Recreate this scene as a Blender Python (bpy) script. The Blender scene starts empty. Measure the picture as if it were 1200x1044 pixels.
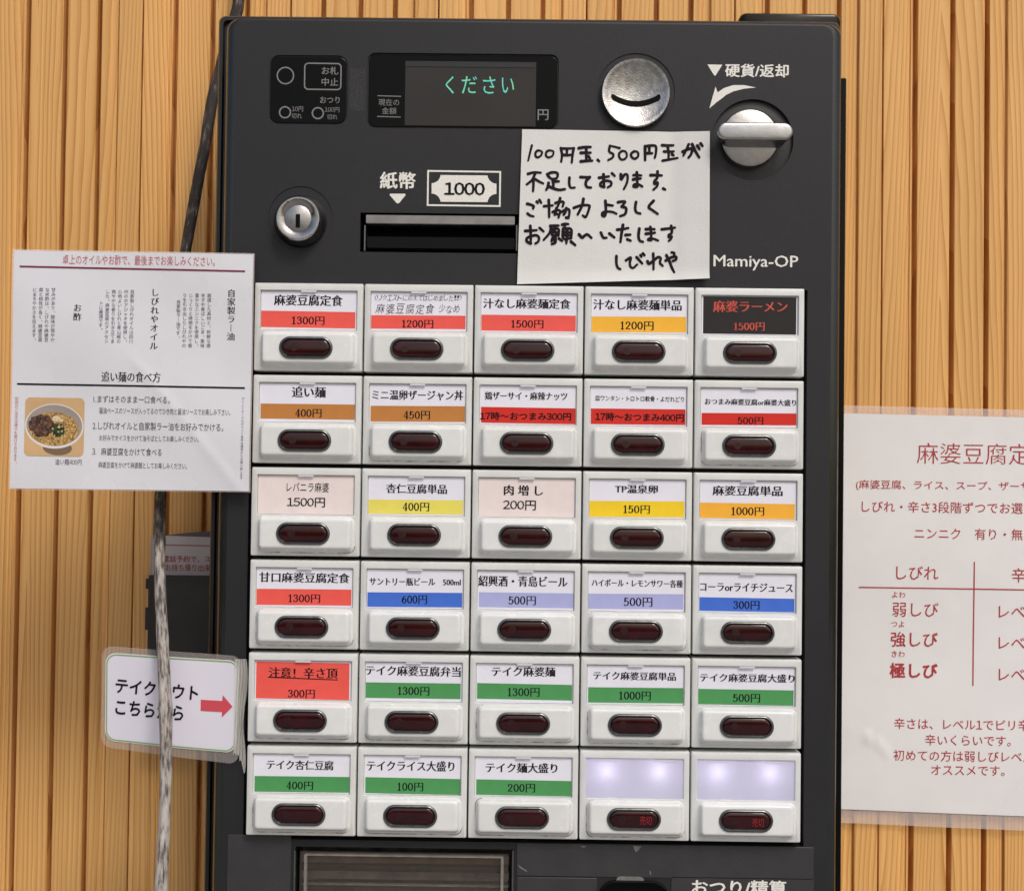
import bpy, bmesh, math, random
import numpy as np
from mathutils import Vector, Matrix
random.seed(7)
scene = bpy.context.scene
COL = scene.collection

# ------------------------------------------------------------------ camera
PITCH, YAW, ROLL = 0.02509719, -0.00792449, 0.01235797
FPX, CAMD = 1800.0, 0.9                       # focal length in photo pixels (photo 1200 x 1044), distance to the panel
def cam_axes():
    cp, sp, cy, sy = math.cos(PITCH), math.sin(PITCH), math.cos(YAW), math.sin(YAW)
    fwd = Vector((sy*cp, cy*cp, sp)); right = Vector((cy, -sy, 0)); up = right.cross(fwd)
    cr, sr = math.cos(ROLL), math.sin(ROLL)
    return right*cr+up*sr, -right*sr+up*cr, fwd
CR, CU, CF = cam_axes()
CO = Vector((0, -CAMD, 0))
cam = bpy.data.cameras.new('camera'); cam_o = bpy.data.objects.new('camera', cam); COL.objects.link(cam_o)
M = Matrix((CR, CU, -CF)).transposed().to_4x4(); M.translation = CO; cam_o.matrix_world = M
cam.sensor_width = 36; cam.sensor_fit = 'HORIZONTAL'; cam.lens = 36*FPX/1200
cam.clip_start = 0.01; cam.clip_end = 500
scene.camera = cam_o

# ------------------------------------------------------------------ light
SUN_EL, SUN_AZ = math.radians(46), math.radians(25)      # azimuth from straight in front, towards the right
scene.view_settings.view_transform = 'Standard'; scene.view_settings.look = 'None'
scene.view_settings.exposure = 0.0; scene.view_settings.gamma = 1
w = bpy.data.worlds.new('World'); scene.world = w; w.use_nodes = True
nt = w.node_tree
sky = nt.nodes.new('ShaderNodeTexSky'); sky.sky_type = 'NISHITA'; sky.sun_disc = False
sky.sun_elevation = SUN_EL
sdir = Vector((math.sin(SUN_AZ)*math.cos(SUN_EL), -math.cos(SUN_AZ)*math.cos(SUN_EL), math.sin(SUN_EL)))
sky.sun_rotation = math.atan2(sdir.x, sdir.y)
sky.air_density = 1.0; sky.dust_density = 4.0; sky.ozone_density = 0.6
nt.links.new(sky.outputs[0], nt.nodes['Background'].inputs[0])
nt.nodes['Background'].inputs[1].default_value = 0.11
sun = bpy.data.lights.new('sun', 'SUN'); sun_o = bpy.data.objects.new('sun', sun); COL.objects.link(sun_o)
sun.energy = 1.28; sun.angle = math.radians(15); sun.color = (1.0, 0.985, 0.955)
sun_o.rotation_euler = (-sdir).to_track_quat('-Z', 'Y').to_euler()

# ------------------------------------------------------------------ helpers
def at(px, py, Y=0.0):
    """photo pixel -> point of the world on the upright plane y = Y"""
    d = CF + CR*((px-600)/FPX) - CU*((py-522)/FPX)
    return CO + d*((Y-CO.y)/d.y)
def pxm(Y=0.0):                                # metres per photo pixel on that plane
    return (CAMD+Y)/FPX
WORLDPOS = {}
def link(o, loc, parent=None):
    COL.objects.link(o)
    loc = Vector(loc)
    if parent: o.parent = parent; o.location = loc - WORLDPOS[parent.name]
    else: o.location = loc
    WORLDPOS[o.name] = loc
    return o
def thing(name, loc, label, cat, group=None, kind=None):
    o = bpy.data.objects.new(name, None); o.empty_display_size = .01; link(o, loc)
    return tag(o, label, cat, group, kind)
def tag(o, label=None, cat=None, group=None, kind=None):
    if label: o['label'] = label
    if cat: o['category'] = cat
    if group: o['group'] = group
    if kind: o['kind'] = kind
    return o
def make_mesh(name, V, F, mat, smooth=False, mats=None, fm=None, angle=.6):
    me = bpy.data.meshes.new(name); me.from_pydata([tuple(v) for v in V], [], [tuple(f) for f in F]); me.update()
    for m in (mats or [mat]): me.materials.append(m)
    if fm: me.polygons.foreach_set('material_index', fm)
    if smooth:
        me.polygons.foreach_set('use_smooth', [True]*len(me.polygons)); me.set_sharp_from_angle(angle=angle)
    return me
def obj(name, V, F, mat, parent=None, loc=None, smooth=False, label=None, **k):
    V = [Vector(v) for v in V]
    if loc is None:
        loc = Vector([(min(v[i] for v in V)+max(v[i] for v in V))/2 for i in range(3)])
        V = [v-loc for v in V]
    me = make_mesh(name, V, F, mat, smooth, **k)
    o = bpy.data.objects.new(name, me); link(o, loc, parent)
    if label: o['label'] = label
    return o
def place(name, me, loc, parent, label=None):
    o = bpy.data.objects.new(name, me); link(o, loc, parent)
    if label: o['label'] = label
    return o
class MB:
    def __init__(s): s.V = []; s.F = []; s.M = []; s.m = 0
    def add(s, V, F):
        n = len(s.V); s.V += [Vector(v) for v in V]; s.F += [tuple(i+n for i in f) for f in F]; s.M += [s.m]*len(F); return s
    def loft(s, loops, cap=True, capback=False, closed=True):
        n = len(loops[0]); V = []; F = []
        for l in loops: V += l
        for k in range(len(loops)-1):
            for i in range(n if closed else n-1):
                j = (i+1) % n; F.append((k*n+i, k*n+j, (k+1)*n+j, (k+1)*n+i))
        if cap: F.append(tuple((len(loops)-1)*n+i for i in range(n)))
        if capback: F.append(tuple(reversed(range(n))))
        return s.add(V, F)
    def box(s, x0, x1, y0, y1, z0, z1):
        V = [(x, y, z) for x in (x0, x1) for y in (y0, y1) for z in (z0, z1)]
        return s.add(V, [(0,1,3,2),(4,6,7,5),(0,4,5,1),(2,3,7,6),(0,2,6,4),(1,5,7,3)])
    def obj(s, name, mat, parent=None, **k):
        if any(s.M): k['fm'] = s.M
        return obj(name, s.V, s.F, mat, parent, **k)
def rr(cx, cz, w, h, r, y, n=5):
    """rounded rectangle loop in the plane y, anticlockwise seen from the front"""
    L = []; r = max(min(r, w/2-1e-6, h/2-1e-6), 1e-6)
    for (sx, sz, a0) in ((1,1,0),(-1,1,90),(-1,-1,180),(1,-1,270)):
        for i in range(n+1):
            a = math.radians(a0+90*i/n)
            L.append(Vector((cx+sx*(w/2-r)+r*math.cos(a), y, cz+sz*(h/2-r)+r*math.sin(a))))
    return L
def circ(cx, cz, r, y, n=48):
    return [Vector((cx+r*math.cos(2*math.pi*i/n), y, cz+r*math.sin(2*math.pi*i/n))) for i in range(n)]

# ---- flat print: glyph outlines turned into thin meshes
def glyphs(s):
    c = bpy.data.curves.new('t', 'FONT'); c.body = s; c.size = 1; c.resolution_u = 2
    o = bpy.data.objects.new('t', c); COL.objects.link(o)
    dg = bpy.context.evaluated_depsgraph_get(); dg.update()
    me = bpy.data.meshes.new_from_object(o.evaluated_get(dg))
    V = np.array([v.co[:2] for v in me.vertices]) if len(me.vertices) else np.zeros((0, 2))
    F = [tuple(p.vertices) if p.normal.z > 0 else tuple(reversed(p.vertices)) for p in me.polygons]
    bpy.data.objects.remove(o); bpy.data.curves.remove(c); bpy.data.meshes.remove(me)
    return V, F
def weight(V, F, dx, dy):
    """move the outline along its own normals: dx fattens uprights, negative dy thins the level strokes"""
    key = {}; idx = np.zeros(len(V), int)
    for i, v in enumerate(V):
        k = (round(v[0], 5), round(v[1], 5)); idx[i] = key.setdefault(k, len(key))
    E = {}
    for f in F:
        for a, b in zip(f, f[1:]+f[:1]):
            a2, b2 = idx[a], idx[b]
            if (b2, a2) in E: E[(b2, a2)] = None
            else: E[(a2, b2)] = (a, b)
    N = np.zeros((len(key), 2))
    for k, ab in E.items():
        if ab is None: continue
        d = V[ab[1]]-V[ab[0]]; L = np.hypot(*d)
        if L < 1e-7: continue
        n = np.array([d[1], -d[0]])/L; N[k[0]] += n; N[k[1]] += n
    l = np.hypot(N[:, 0], N[:, 1]); l[l == 0] = 1
    N /= l[:, None]; N = N[idx]
    N = np.sign(N)*np.minimum(1, np.abs(N)*1.3)
    return V+N*np.array([dx, dy])
def smooth_pts(P, n=5, closed=False):
    P = [np.array(p, float) for p in P]
    if len(P) < 3:
        return [P[0]+(P[-1]-P[0])*t for t in np.linspace(0, 1, 4)]
    out = []
    for i in range(len(P)-1):
        p0 = P[i-1] if i else (P[-2] if closed else P[0]*2-P[1]); p1, p2 = P[i], P[i+1]
        p3 = P[i+2] if i+2 < len(P) else (P[1] if closed else P[-1]*2-P[-2])
        for t in np.linspace(0, 1, n, endpoint=False):
            out.append(.5*((2*p1)+(-p0+p2)*t+(2*p0-5*p1+4*p2-p3)*t*t+(-p0+3*p1-3*p2+p3)*t**3))
    out.append(P[-1]); return out
def stroke(P, wf, n=5, closed=False, taper=0):
    """ribbon of varying width with round ends; returns V (x, y, lift), F"""
    Q = smooth_pts(P, n, closed); V = []; F = []
    m = len(Q)
    for i, q in enumerate(Q):
        t = Q[min(i+1, m-1)]-Q[max(i-1, 0)]; L = np.hypot(*t); t = t/L if L > 1e-9 else np.array([1., 0])
        h = wf(t, i/(m-1))/2; nn = np.array([-t[1], t[0]])
        V += [(*(q+nn*h), i), (*(q-nn*h), i)]
        if i: a = 2*i; F.append((a-2, a-1, a+1, a))
        if i in (0, m-1) and not closed:
            s = -1 if i == 0 else 1; b = len(V); base = 2*i
    # end caps as small fans
    for i, s in ((0, -1), (m-1, 1)):
        q = Q[i]; t = Q[min(i+1, m-1)]-Q[max(i-1, 0)]; t = t/max(np.hypot(*t), 1e-9); h = wf(t, i/(m-1))/2
        b = len(V); a0 = math.atan2(t[1], t[0])
        if s < 0: a0 += math.pi
        ring = [(q[0]+h*math.cos(a0+math.radians(a)), q[1]+h*math.sin(a0+math.radians(a)), i) for a in range(-90, 91, 30)]
        V += ring; F.append(tuple(range(b, b+len(ring))))
    return V, F
DIG = {'0': [[(.25,.71),(.12,.6),(.07,.36),(.12,.12),(.25,.01),(.38,.12),(.43,.36),(.38,.6),(.25,.71)]],
 '1': [[(.27,.70),(.27,.35),(.27,.0)], [(.27,.68),(.2,.63),(.12,.61)], [(.12,.012),(.42,.012)]],
 '2': [[(.09,.53),(.12,.66),(.24,.71),(.37,.64),(.38,.50),(.28,.32),(.08,.05)], [(.07,.035),(.43,.035)], [(.08,.055),(.42,.055)]],
 '3': [[(.09,.58),(.15,.69),(.26,.71),(.37,.62),(.34,.46),(.2,.38)], [(.2,.38),(.36,.33),(.41,.18),(.3,.04),(.16,.01),(.07,.12)]],
 '4': [[(.32,.71),(.32,.35),(.32,0)], [(.30,.70),(.045,.205),None], [(.05,.2),(.46,.2)], [(.22,.012),(.42,.012)]],
 '5': [[(.14,.70),(.12,.38)], [(.14,.68),(.4,.68)], [(.14,.66),(.38,.66)], [(.12,.38),(.22,.45),(.36,.4),(.41,.24),(.33,.06),(.18,.0),(.07,.1)]],
 '6': [[(.37,.68),(.18,.58),(.09,.35),(.1,.14),(.24,.01),(.38,.1),(.41,.25),(.33,.42),(.2,.42),(.1,.28)]]}
def serif_price(s):
    x = 0; V = []; F = []
    for ch in s:
        if ch in DIG:
            for k, st in enumerate(DIG[ch]):
                thin = st[-1] is None; st = [p for p in st if p]
                v, f = stroke([(a+x, b) for a, b in st], (lambda t, u: .06) if thin else (lambda t, u: .058+.068*abs(t[1])**1.5), 5, st[0] == st[-1])
                n = len(V); V += [(a, b) for a, b, c in v]; F += [tuple(i+n for i in g) for g in f]
            x += .52
        else:
            v, f = glyphs(ch); v = weight(v, f, .018, -.008); n = len(V)
            V += [(a*.98+x, b) for a, b in v]; F += [tuple(i+n for i in g) for g in f]; x += 1
    return np.array(V), F
def sans_mixed(s):
    x = 0; VV = []; FF = []
    for ch in s:
        fw = ch.isdigit(); v, f = glyphs(chr(ord(ch)+0xFEE0) if fw else ch); n = sum(len(a) for a in VV)
        VV.append(v+np.array([x-(.22 if fw else 0), 0])); FF += [tuple(i+n for i in g) for g in f]; x += .56 if fw else 1.0
    return np.concatenate(VV), FF
def build_text(s, style):
    if style == 'price': return [serif_price(s)]
    if any(c.isdigit() for c in s) and not any(c.isascii() and c.isalpha() for c in s) and len(s) < 14: V, F = sans_mixed(s)
    else: V, F = glyphs(s)
    if style == 'serif': V = weight(V, F, .020, -.010)
    elif style == 'serifbold': V = weight(V, F, .032, -.004)
    elif style == 'thin': V = weight(V, F, -.008, -.012)
    elif style == 'bold':
        return [(V+np.array(d), F) for d in ((0, 0), (.026, 0), (-.026, 0), (0, .022), (0, -.022))]
    elif style == 'semibold':
        return [(V+np.array(d), F) for d in ((.011, .008), (-.011, -.008))]
    return [(V, F)]
class Print:
    """collects flat lettering on one surface. surf(x, z) gives the y of the surface; tilt turns the rows"""
    def __init__(s, Y, tilt=0.0, surf=None, lift=1.5e-4):
        s.Y, s.tilt, s.surf, s.lift = Y, tilt, surf, lift; s.V = []; s.F = []
    def _put(s, V2, F, c, k=0):
        n = len(s.V); ct, st = math.cos(s.tilt), math.sin(s.tilt)
        for v in V2:
            x = c.x+v[0]*ct-v[1]*st; z = c.z+v[0]*st+v[1]*ct
            y = s.surf(x, z) if s.surf else s.Y
            s.V.append((x, y-s.lift-k*1.5e-5-(v[2]*1e-6 if len(v) > 2 else 0), z))
        s.F += [tuple(i+n for i in f) for f in F]
    def text(s, t, x0, x1, y0, y1, style='serif', dtilt=0, shear=0):
        """lettering that fills the photo box x0..x1, y0..y1"""
        k = pxm(s.Y); c = at((x0+x1)/2, (y0+y1)/2, s.Y); parts = build_text(t, style)
        A = np.concatenate([p[0] for p in parts]); lo, hi = A.min(0), A.max(0); mid = (lo+hi)/2
        sc = np.array([(x1-x0)*k/(hi[0]-lo[0]), (y1-y0)*k/max(hi[1]-lo[1], .12)])
        for i, (V, F) in enumerate(parts):
            W = (V-mid)*sc; W[:, 0] += shear*W[:, 1]
            if dtilt: W = W@np.array([[math.cos(dtilt), math.sin(dtilt)], [-math.sin(dtilt), math.cos(dtilt)]])
            s._put(W, F, c, i)
        return s
    def row(s, t, x0, yc, em, style='serif', stretch=1):
        """one row of text from x0, em pixels per full-width character"""
        k = pxm(s.Y)*em; c = at(x0, yc, s.Y)
        for i, (V, F) in enumerate(build_text(t, style)):
            W = (V-np.array([0, .36]))*np.array([k*stretch, k]); s._put(W, F, c, i)
        return s
    def column(s, t, xc, y0, em, pitch, style='serif', slope=0.0):
        """upright column of characters"""
        for i, ch in enumerate(t):
            if ch in ' \u3000': continue
            k = pxm(s.Y)*em; c = at(xc-slope*i*pitch, y0+(i+.5)*pitch, s.Y)
            for j, (V, F) in enumerate(build_text(ch, style)):
                if ch == 'ー':
                    m = (V.min(0)+V.max(0))/2; W = (V-m)[:, ::-1]*np.array([k, -k]); F2 = F
                elif ch in '、。':
                    W = (V-np.array([-.15, -.05]))*k; F2 = F
                else: W = (V-np.array([.5, .36]))*k; F2 = F
                s._put(W, F2, c, j)
        return s
    def poly(s, pts, k=0):
        """filled outline given in photo pixels"""
        P = [at(x, y, s.Y) for x, y in pts]; c = Vector((0, 0, 0)); t = s.tilt; s.tilt = 0
        V = [(p.x, p.z) for p in P]
        a = sum(V[i][0]*V[(i+1) % len(V)][1]-V[(i+1) % len(V)][0]*V[i][1] for i in range(len(V)))
        s._put(V, [tuple(range(len(V))) if a > 0 else tuple(reversed(range(len(V))))], c, k); s.tilt = t
        return s
    def line(s, x0, y0, x1, y1, w, n=1):
        dx, dy = x1-x0, y1-y0; L = math.hypot(dx, dy); nx, ny = -dy/L*w/2, dx/L*w/2
        for i in range(n):
            a, b = i/n, (i+1)/n
            s.poly([(x0+dx*a+nx, y0+dy*a+ny), (x0+dx*b+nx, y0+dy*b+ny), (x0+dx*b-nx, y0+dy*b-ny), (x0+dx*a-nx, y0+dy*a-ny)])
        return s
    def ring(s, cx, cy, ro, ri, n=40):
        for i in range(n):
            a, b = 2*math.pi*i/n, 2*math.pi*(i+1)/n
            s.poly([(cx+ro*math.cos(a), cy+ro*math.sin(a)), (cx+ro*math.cos(b), cy+ro*math.sin(b)), (cx+ri*math.cos(b), cy+ri*math.sin(b)), (cx+ri*math.cos(a), cy+ri*math.sin(a))])
        return s
    def frame(s, cx, cy, w, h, r, t, rot=0.0):
        """rounded outline, photo pixels"""
        A = rr(0, 0, w, h, r, 0, 6); B = rr(0, 0, w-2*t, h-2*t, max(r-t, .1), 0, 6); n = len(A); c, q = math.cos(rot), math.sin(rot)
        f = lambda v: (cx+v.x*c-v.z*q, cy+v.x*q+v.z*c)
        for i in range(n):
            j = (i+1) % n; s.poly([f(A[i]), f(A[j]), f(B[j]), f(B[i])])
        return s
    def strokes(s, S, ox, oy, sc, w):
        for i, st in enumerate(S):
            P = []
            for (x, y) in st:
                p = at(ox+x/sc, oy+y/sc, s.Y); P.append((p.x, p.z))
            ww = w*pxm(s.Y)*random.uniform(.93, 1.08)
            V, F = stroke(P, lambda t, u: ww*(1.03-.22*u), 5, st[0] == st[-1])
            s._put(V, F, Vector((0, 0, 0)), i % 7)
        return s
    def obj(s, name, mat, parent, label=None):
        return obj(name, s.V, s.F, mat, parent, label=label)

# ------------------------------------------------------------------ materials
def lin(r, g, b, k=1.0):
    f = lambda c: (c/255/12.92 if c/255 <= .04045 else ((c/255+.055)/1.055)**2.4)
    return (min(f(r)*k, .9), min(f(g)*k, .9), min(f(b)*k, .9))
def mat(name, rgb, rough=.5, metal=0.0, var=0.0, vscale=40, bump=0.0, bscale=300, spec=.5, coat=0.0, grime=None, detail=4, rnd=0.0):
    m = bpy.data.materials.new(name); m.use_nodes = True; N = m.node_tree.nodes; L = m.node_tree.links
    b = N['Principled BSDF']; b.inputs['Base Color'].default_value = (*rgb, 1); b.inputs['Roughness'].default_value = rough
    b.inputs['Metallic'].default_value = metal; b.inputs['Specular IOR Level'].default_value = spec
    b.inputs['Coat Weight'].default_value = coat; b.inputs['Coat Roughness'].default_value = .15
    g = N.new('ShaderNodeNewGeometry')
    if var or grime:
        n = N.new('ShaderNodeTexNoise'); n.inputs['Scale'].default_value = vscale; n.inputs['Detail'].default_value = detail
        L.new(g.outputs['Position'], n.inputs['Vector'])
        r = N.new('ShaderNodeMapRange'); r.inputs[1].default_value = .3; r.inputs[2].default_value = .7
        r.inputs[3].default_value = 1-var; r.inputs[4].default_value = 1+var; L.new(n.outputs[0], r.inputs[0])
        x = N.new('ShaderNodeMix'); x.data_type = 'RGBA'; x.blend_type = 'MULTIPLY'; x.inputs[0].default_value = 1
        x.inputs[6].default_value = (*rgb, 1); L.new(r.outputs[0], x.inputs[7]); last = x.outputs[2]
        if rnd:
            oi = N.new('ShaderNodeObjectInfo'); ro = N.new('ShaderNodeMix'); ro.data_type = 'RGBA'; L.new(oi.outputs['Random'], ro.inputs[0])
            ro.inputs[6].default_value = (1-rnd, 1-rnd*1.25, 1-rnd*2.0, 1); ro.inputs[7].default_value = (1+rnd, 1+rnd, 1+rnd, 1)
            xr = N.new('ShaderNodeMix'); xr.data_type = 'RGBA'; xr.blend_type = 'MULTIPLY'; xr.inputs[0].default_value = 1; L.new(last, xr.inputs[6]); L.new(ro.outputs[2], xr.inputs[7]); last = xr.outputs[2]
        if grime:
            n2 = N.new('ShaderNodeTexNoise'); n2.inputs['Scale'].default_value = grime[1]; n2.inputs['Detail'].default_value = 8; n2.inputs['Roughness'].default_value = .7
            L.new(g.outputs['Position'], n2.inputs['Vector'])
            r2 = N.new('ShaderNodeMapRange'); r2.inputs[1].default_value = grime[2]; r2.inputs[2].default_value = grime[2]+.12; r2.inputs[4].default_value = grime[3]
            L.new(n2.outputs[0], r2.inputs[0])
            y = N.new('ShaderNodeMix'); y.data_type = 'RGBA'; L.new(r2.outputs[0], y.inputs[0]); L.new(last, y.inputs[6]); y.inputs[7].default_value = (*grime[0], 1)
            last = y.outputs[2]
        L.new(last, b.inputs['Base Color'])
        r3 = N.new('ShaderNodeMapRange'); r3.inputs[3].default_value = max(rough-.08, .02); r3.inputs[4].default_value = min(rough+.08, 1); L.new(n.outputs[0], r3.inputs[0]); L.new(r3.outputs[0], b.inputs['Roughness'])
    if bump:
        n = N.new('ShaderNodeTexNoise'); n.inputs['Scale'].default_value = bscale; n.inputs['Detail'].default_value = 3
        L.new(g.outputs['Position'], n.inputs['Vector'])
        bp = N.new('ShaderNodeBump'); bp.inputs['Strength'].default_value = bump; bp.inputs['Distance'].default_value = .0004
        L.new(n.outputs[0], bp.inputs['Height']); L.new(bp.outputs[0], b.inputs['Normal'])
    return m
K = 1.12
paint = mat('charcoal_paint', (.0160, .0160, .0185), .46, spec=.36, var=.10, vscale=9, bump=.25, bscale=1600, grime=((.11, .11, .11), 330, .665, .38))
paint_edge = mat('gloss_edge_trim', (.014, .016, .015), .13, var=.1, vscale=80, spec=.5, coat=.25)
paint_low = mat('lower_sheet_vinyl', (.032, .030, .033), .5, var=.12, vscale=60, bump=.3, bscale=900, grime=((.13, .12, .12), 150, .66, .35))
bay = mat('button_bay_black', (.012, .012, .013), .5, var=.1, vscale=40)
blackgloss = mat('gloss_black_plastic', (.003, .003, .003), .12, spec=.15, var=.1, vscale=60)
blackmatt = mat('matt_black', (.003, .003, .003), .6, spec=.1)
steel_body = mat('black_cabinet_steel', (.012, .012, .013), .3, var=.2, vscale=60)
white_pl = mat('white_abs_plastic', (.68, .695, .685), .34, rnd=.03, var=.045, vscale=70, bump=.12, bscale=1500, grime=((.42, .39, .33), 420, .69, .5))
plate_pl = mat('white_button_plastic', (.76, .775, .77), .26, rnd=.03, var=.04, vscale=90, bump=.1, bscale=1500, grime=((.45, .41, .34), 330, .70, .5))
chrome = mat('worn_chrome', (.40, .392, .38), .12, 1, var=.12, vscale=220, bump=.15, bscale=900)
satin = mat('satin_nickel', (.40, .39, .375), .33, 1, var=.1, vscale=300, bump=.3, bscale=1800)
cast = mat('worn_cast_metal', (.44, .43, .41), .30, 1, var=.22, vscale=330, bump=.5, bscale=1300)
bezel = mat('dark_chrome_bezel', (.16, .17, .165), .25, .85, var=.15, vscale=300)
white_ink = mat('cream_print', (.80, .79, .73), .5, var=.08, vscale=900)
grey_ink = mat('grey_print', (.21, .205, .20), .5)
winblack = mat('window_black', (.0035, .0035, .003), .22, spec=.12)
dark_ink = mat('black_ink', (.012, .010, .014), .6, spec=.08)
marker = mat('marker_ink', (.013, .009, .013), .5, spec=.12)
pencil = mat('pencil_line', (.035, .028, .032), .6, spec=.1)
red_ink = mat('red_ink', lin(178, 48, 54), .5)
maroon = mat('maroon_ink', lin(120, 25, 60), .5)
pink_ink = mat('faded_red_ink', lin(190, 95, 100), .5)
grey_text = mat('faint_grey_ink', lin(84, 78, 88), .5)
label_red = mat('red_letter_ink', lin(205, 75, 62), .5)
paper_card = mat('card_paper', lin(222, 222, 236, K), .32, var=.02, vscale=120, coat=.4)  # lavender tint and extra brightness stand in for a glow from behind
paper_pink = mat('pinkish_card_paper', lin(224, 211, 208, K), .35, var=.03, vscale=120, coat=.3)
paper_white = mat('laminated_paper', lin(210, 211, 216, K), .28, var=.025, vscale=30, bump=.5, bscale=45, coat=.5)
paper_poster = mat('poster_paper', lin(224, 222, 221, K), .30, var=.025, vscale=30, bump=.5, bscale=60, coat=.5)
paper_note = mat('note_paper', lin(212, 211, 208, K), .75, var=.02, vscale=60, bump=.3, bscale=700)
card_sign = mat('sign_card', lin(212, 209, 220, K), .3, var=.02, vscale=40, coat=.5)
STR = {}
def strip_mat(key, rgb): STR[key] = mat('strip_'+key, lin(*rgb, 1.08), .4, var=.03, vscale=150, spec=.25, coat=.1)
for k_, c_ in dict(red=(228,88,78), deepred=(200,44,34), orange=(238,176,56), tan=(184,122,62), yellow=(224,212,96), gold=(240,200,42), amber=(240,172,58), blue=(66,108,200), lavender=(166,170,214), green=(76,146,86), black=(36,34,34)).items(): strip_mat(k_, c_)

def film_mat(name, tint, a):
    m = bpy.data.materials.new(name); m.use_nodes = True; N = m.node_tree.nodes; L = m.node_tree.links
    b = N['Principled BSDF']; b.inputs['Base Color'].default_value = (*tint, 1); b.inputs['Roughness'].default_value = .25
    b.inputs['Alpha'].default_value = a
    return m
film = film_mat('laminate_film', (.95, .86, .82), .24)
film_thin = film_mat('sign_film', (.70, .64, .60), .15)
tape_m = film_mat('clear_tape', (.80, .78, .72), .42)
tape_faint = film_mat('faint_tape', (.3, .3, .31), .02)

def lens_mat():
    m = mat('red_lens', (.026, .0009, .0030), .07, rnd=.1, var=.35, vscale=140, spec=.5)
    N = m.node_tree.nodes; L = m.node_tree.links; b = N['Principled BSDF']
    return m
lens = lens_mat()
lens_spot = mat('lens_inner_red', (.022, .0018, .003), .3, var=.6, vscale=700)

def glow(name, rgb, s):
    m = bpy.data.materials.new(name); m.use_nodes = True; b = m.node_tree.nodes['Principled BSDF']
    b.inputs['Base Color'].default_value = (*[c*.2 for c in rgb], 1); b.inputs['Emission Color'].default_value = (*rgb, 1); b.inputs['Emission Strength'].default_value = s
    return m
led_red = glow('red_led_glyph', (1, .02, .03), .08)
def vfd():
    m = glow('display_phosphor', (.1, .8, .55), .55); N = m.node_tree.nodes; L = m.node_tree.links; b = N['Principled BSDF']
    g = N.new('ShaderNodeNewGeometry'); n = N.new('ShaderNodeTexNoise'); n.inputs['Scale'].default_value = 500; L.new(g.outputs['Position'], n.inputs['Vector'])
    r = N.new('ShaderNodeValToRGB'); e = r.color_ramp.elements
    e[0].position = .38; e[0].color = (.06, .75, .85, 1); e[1].position = .6; e[1].color = (.35, .9, .4, 1)
    L.new(n.outputs[0], r.inputs[0]); L.new(r.outputs[0], b.inputs['Emission Color'])
    return m
vfd_m = vfd()

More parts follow.
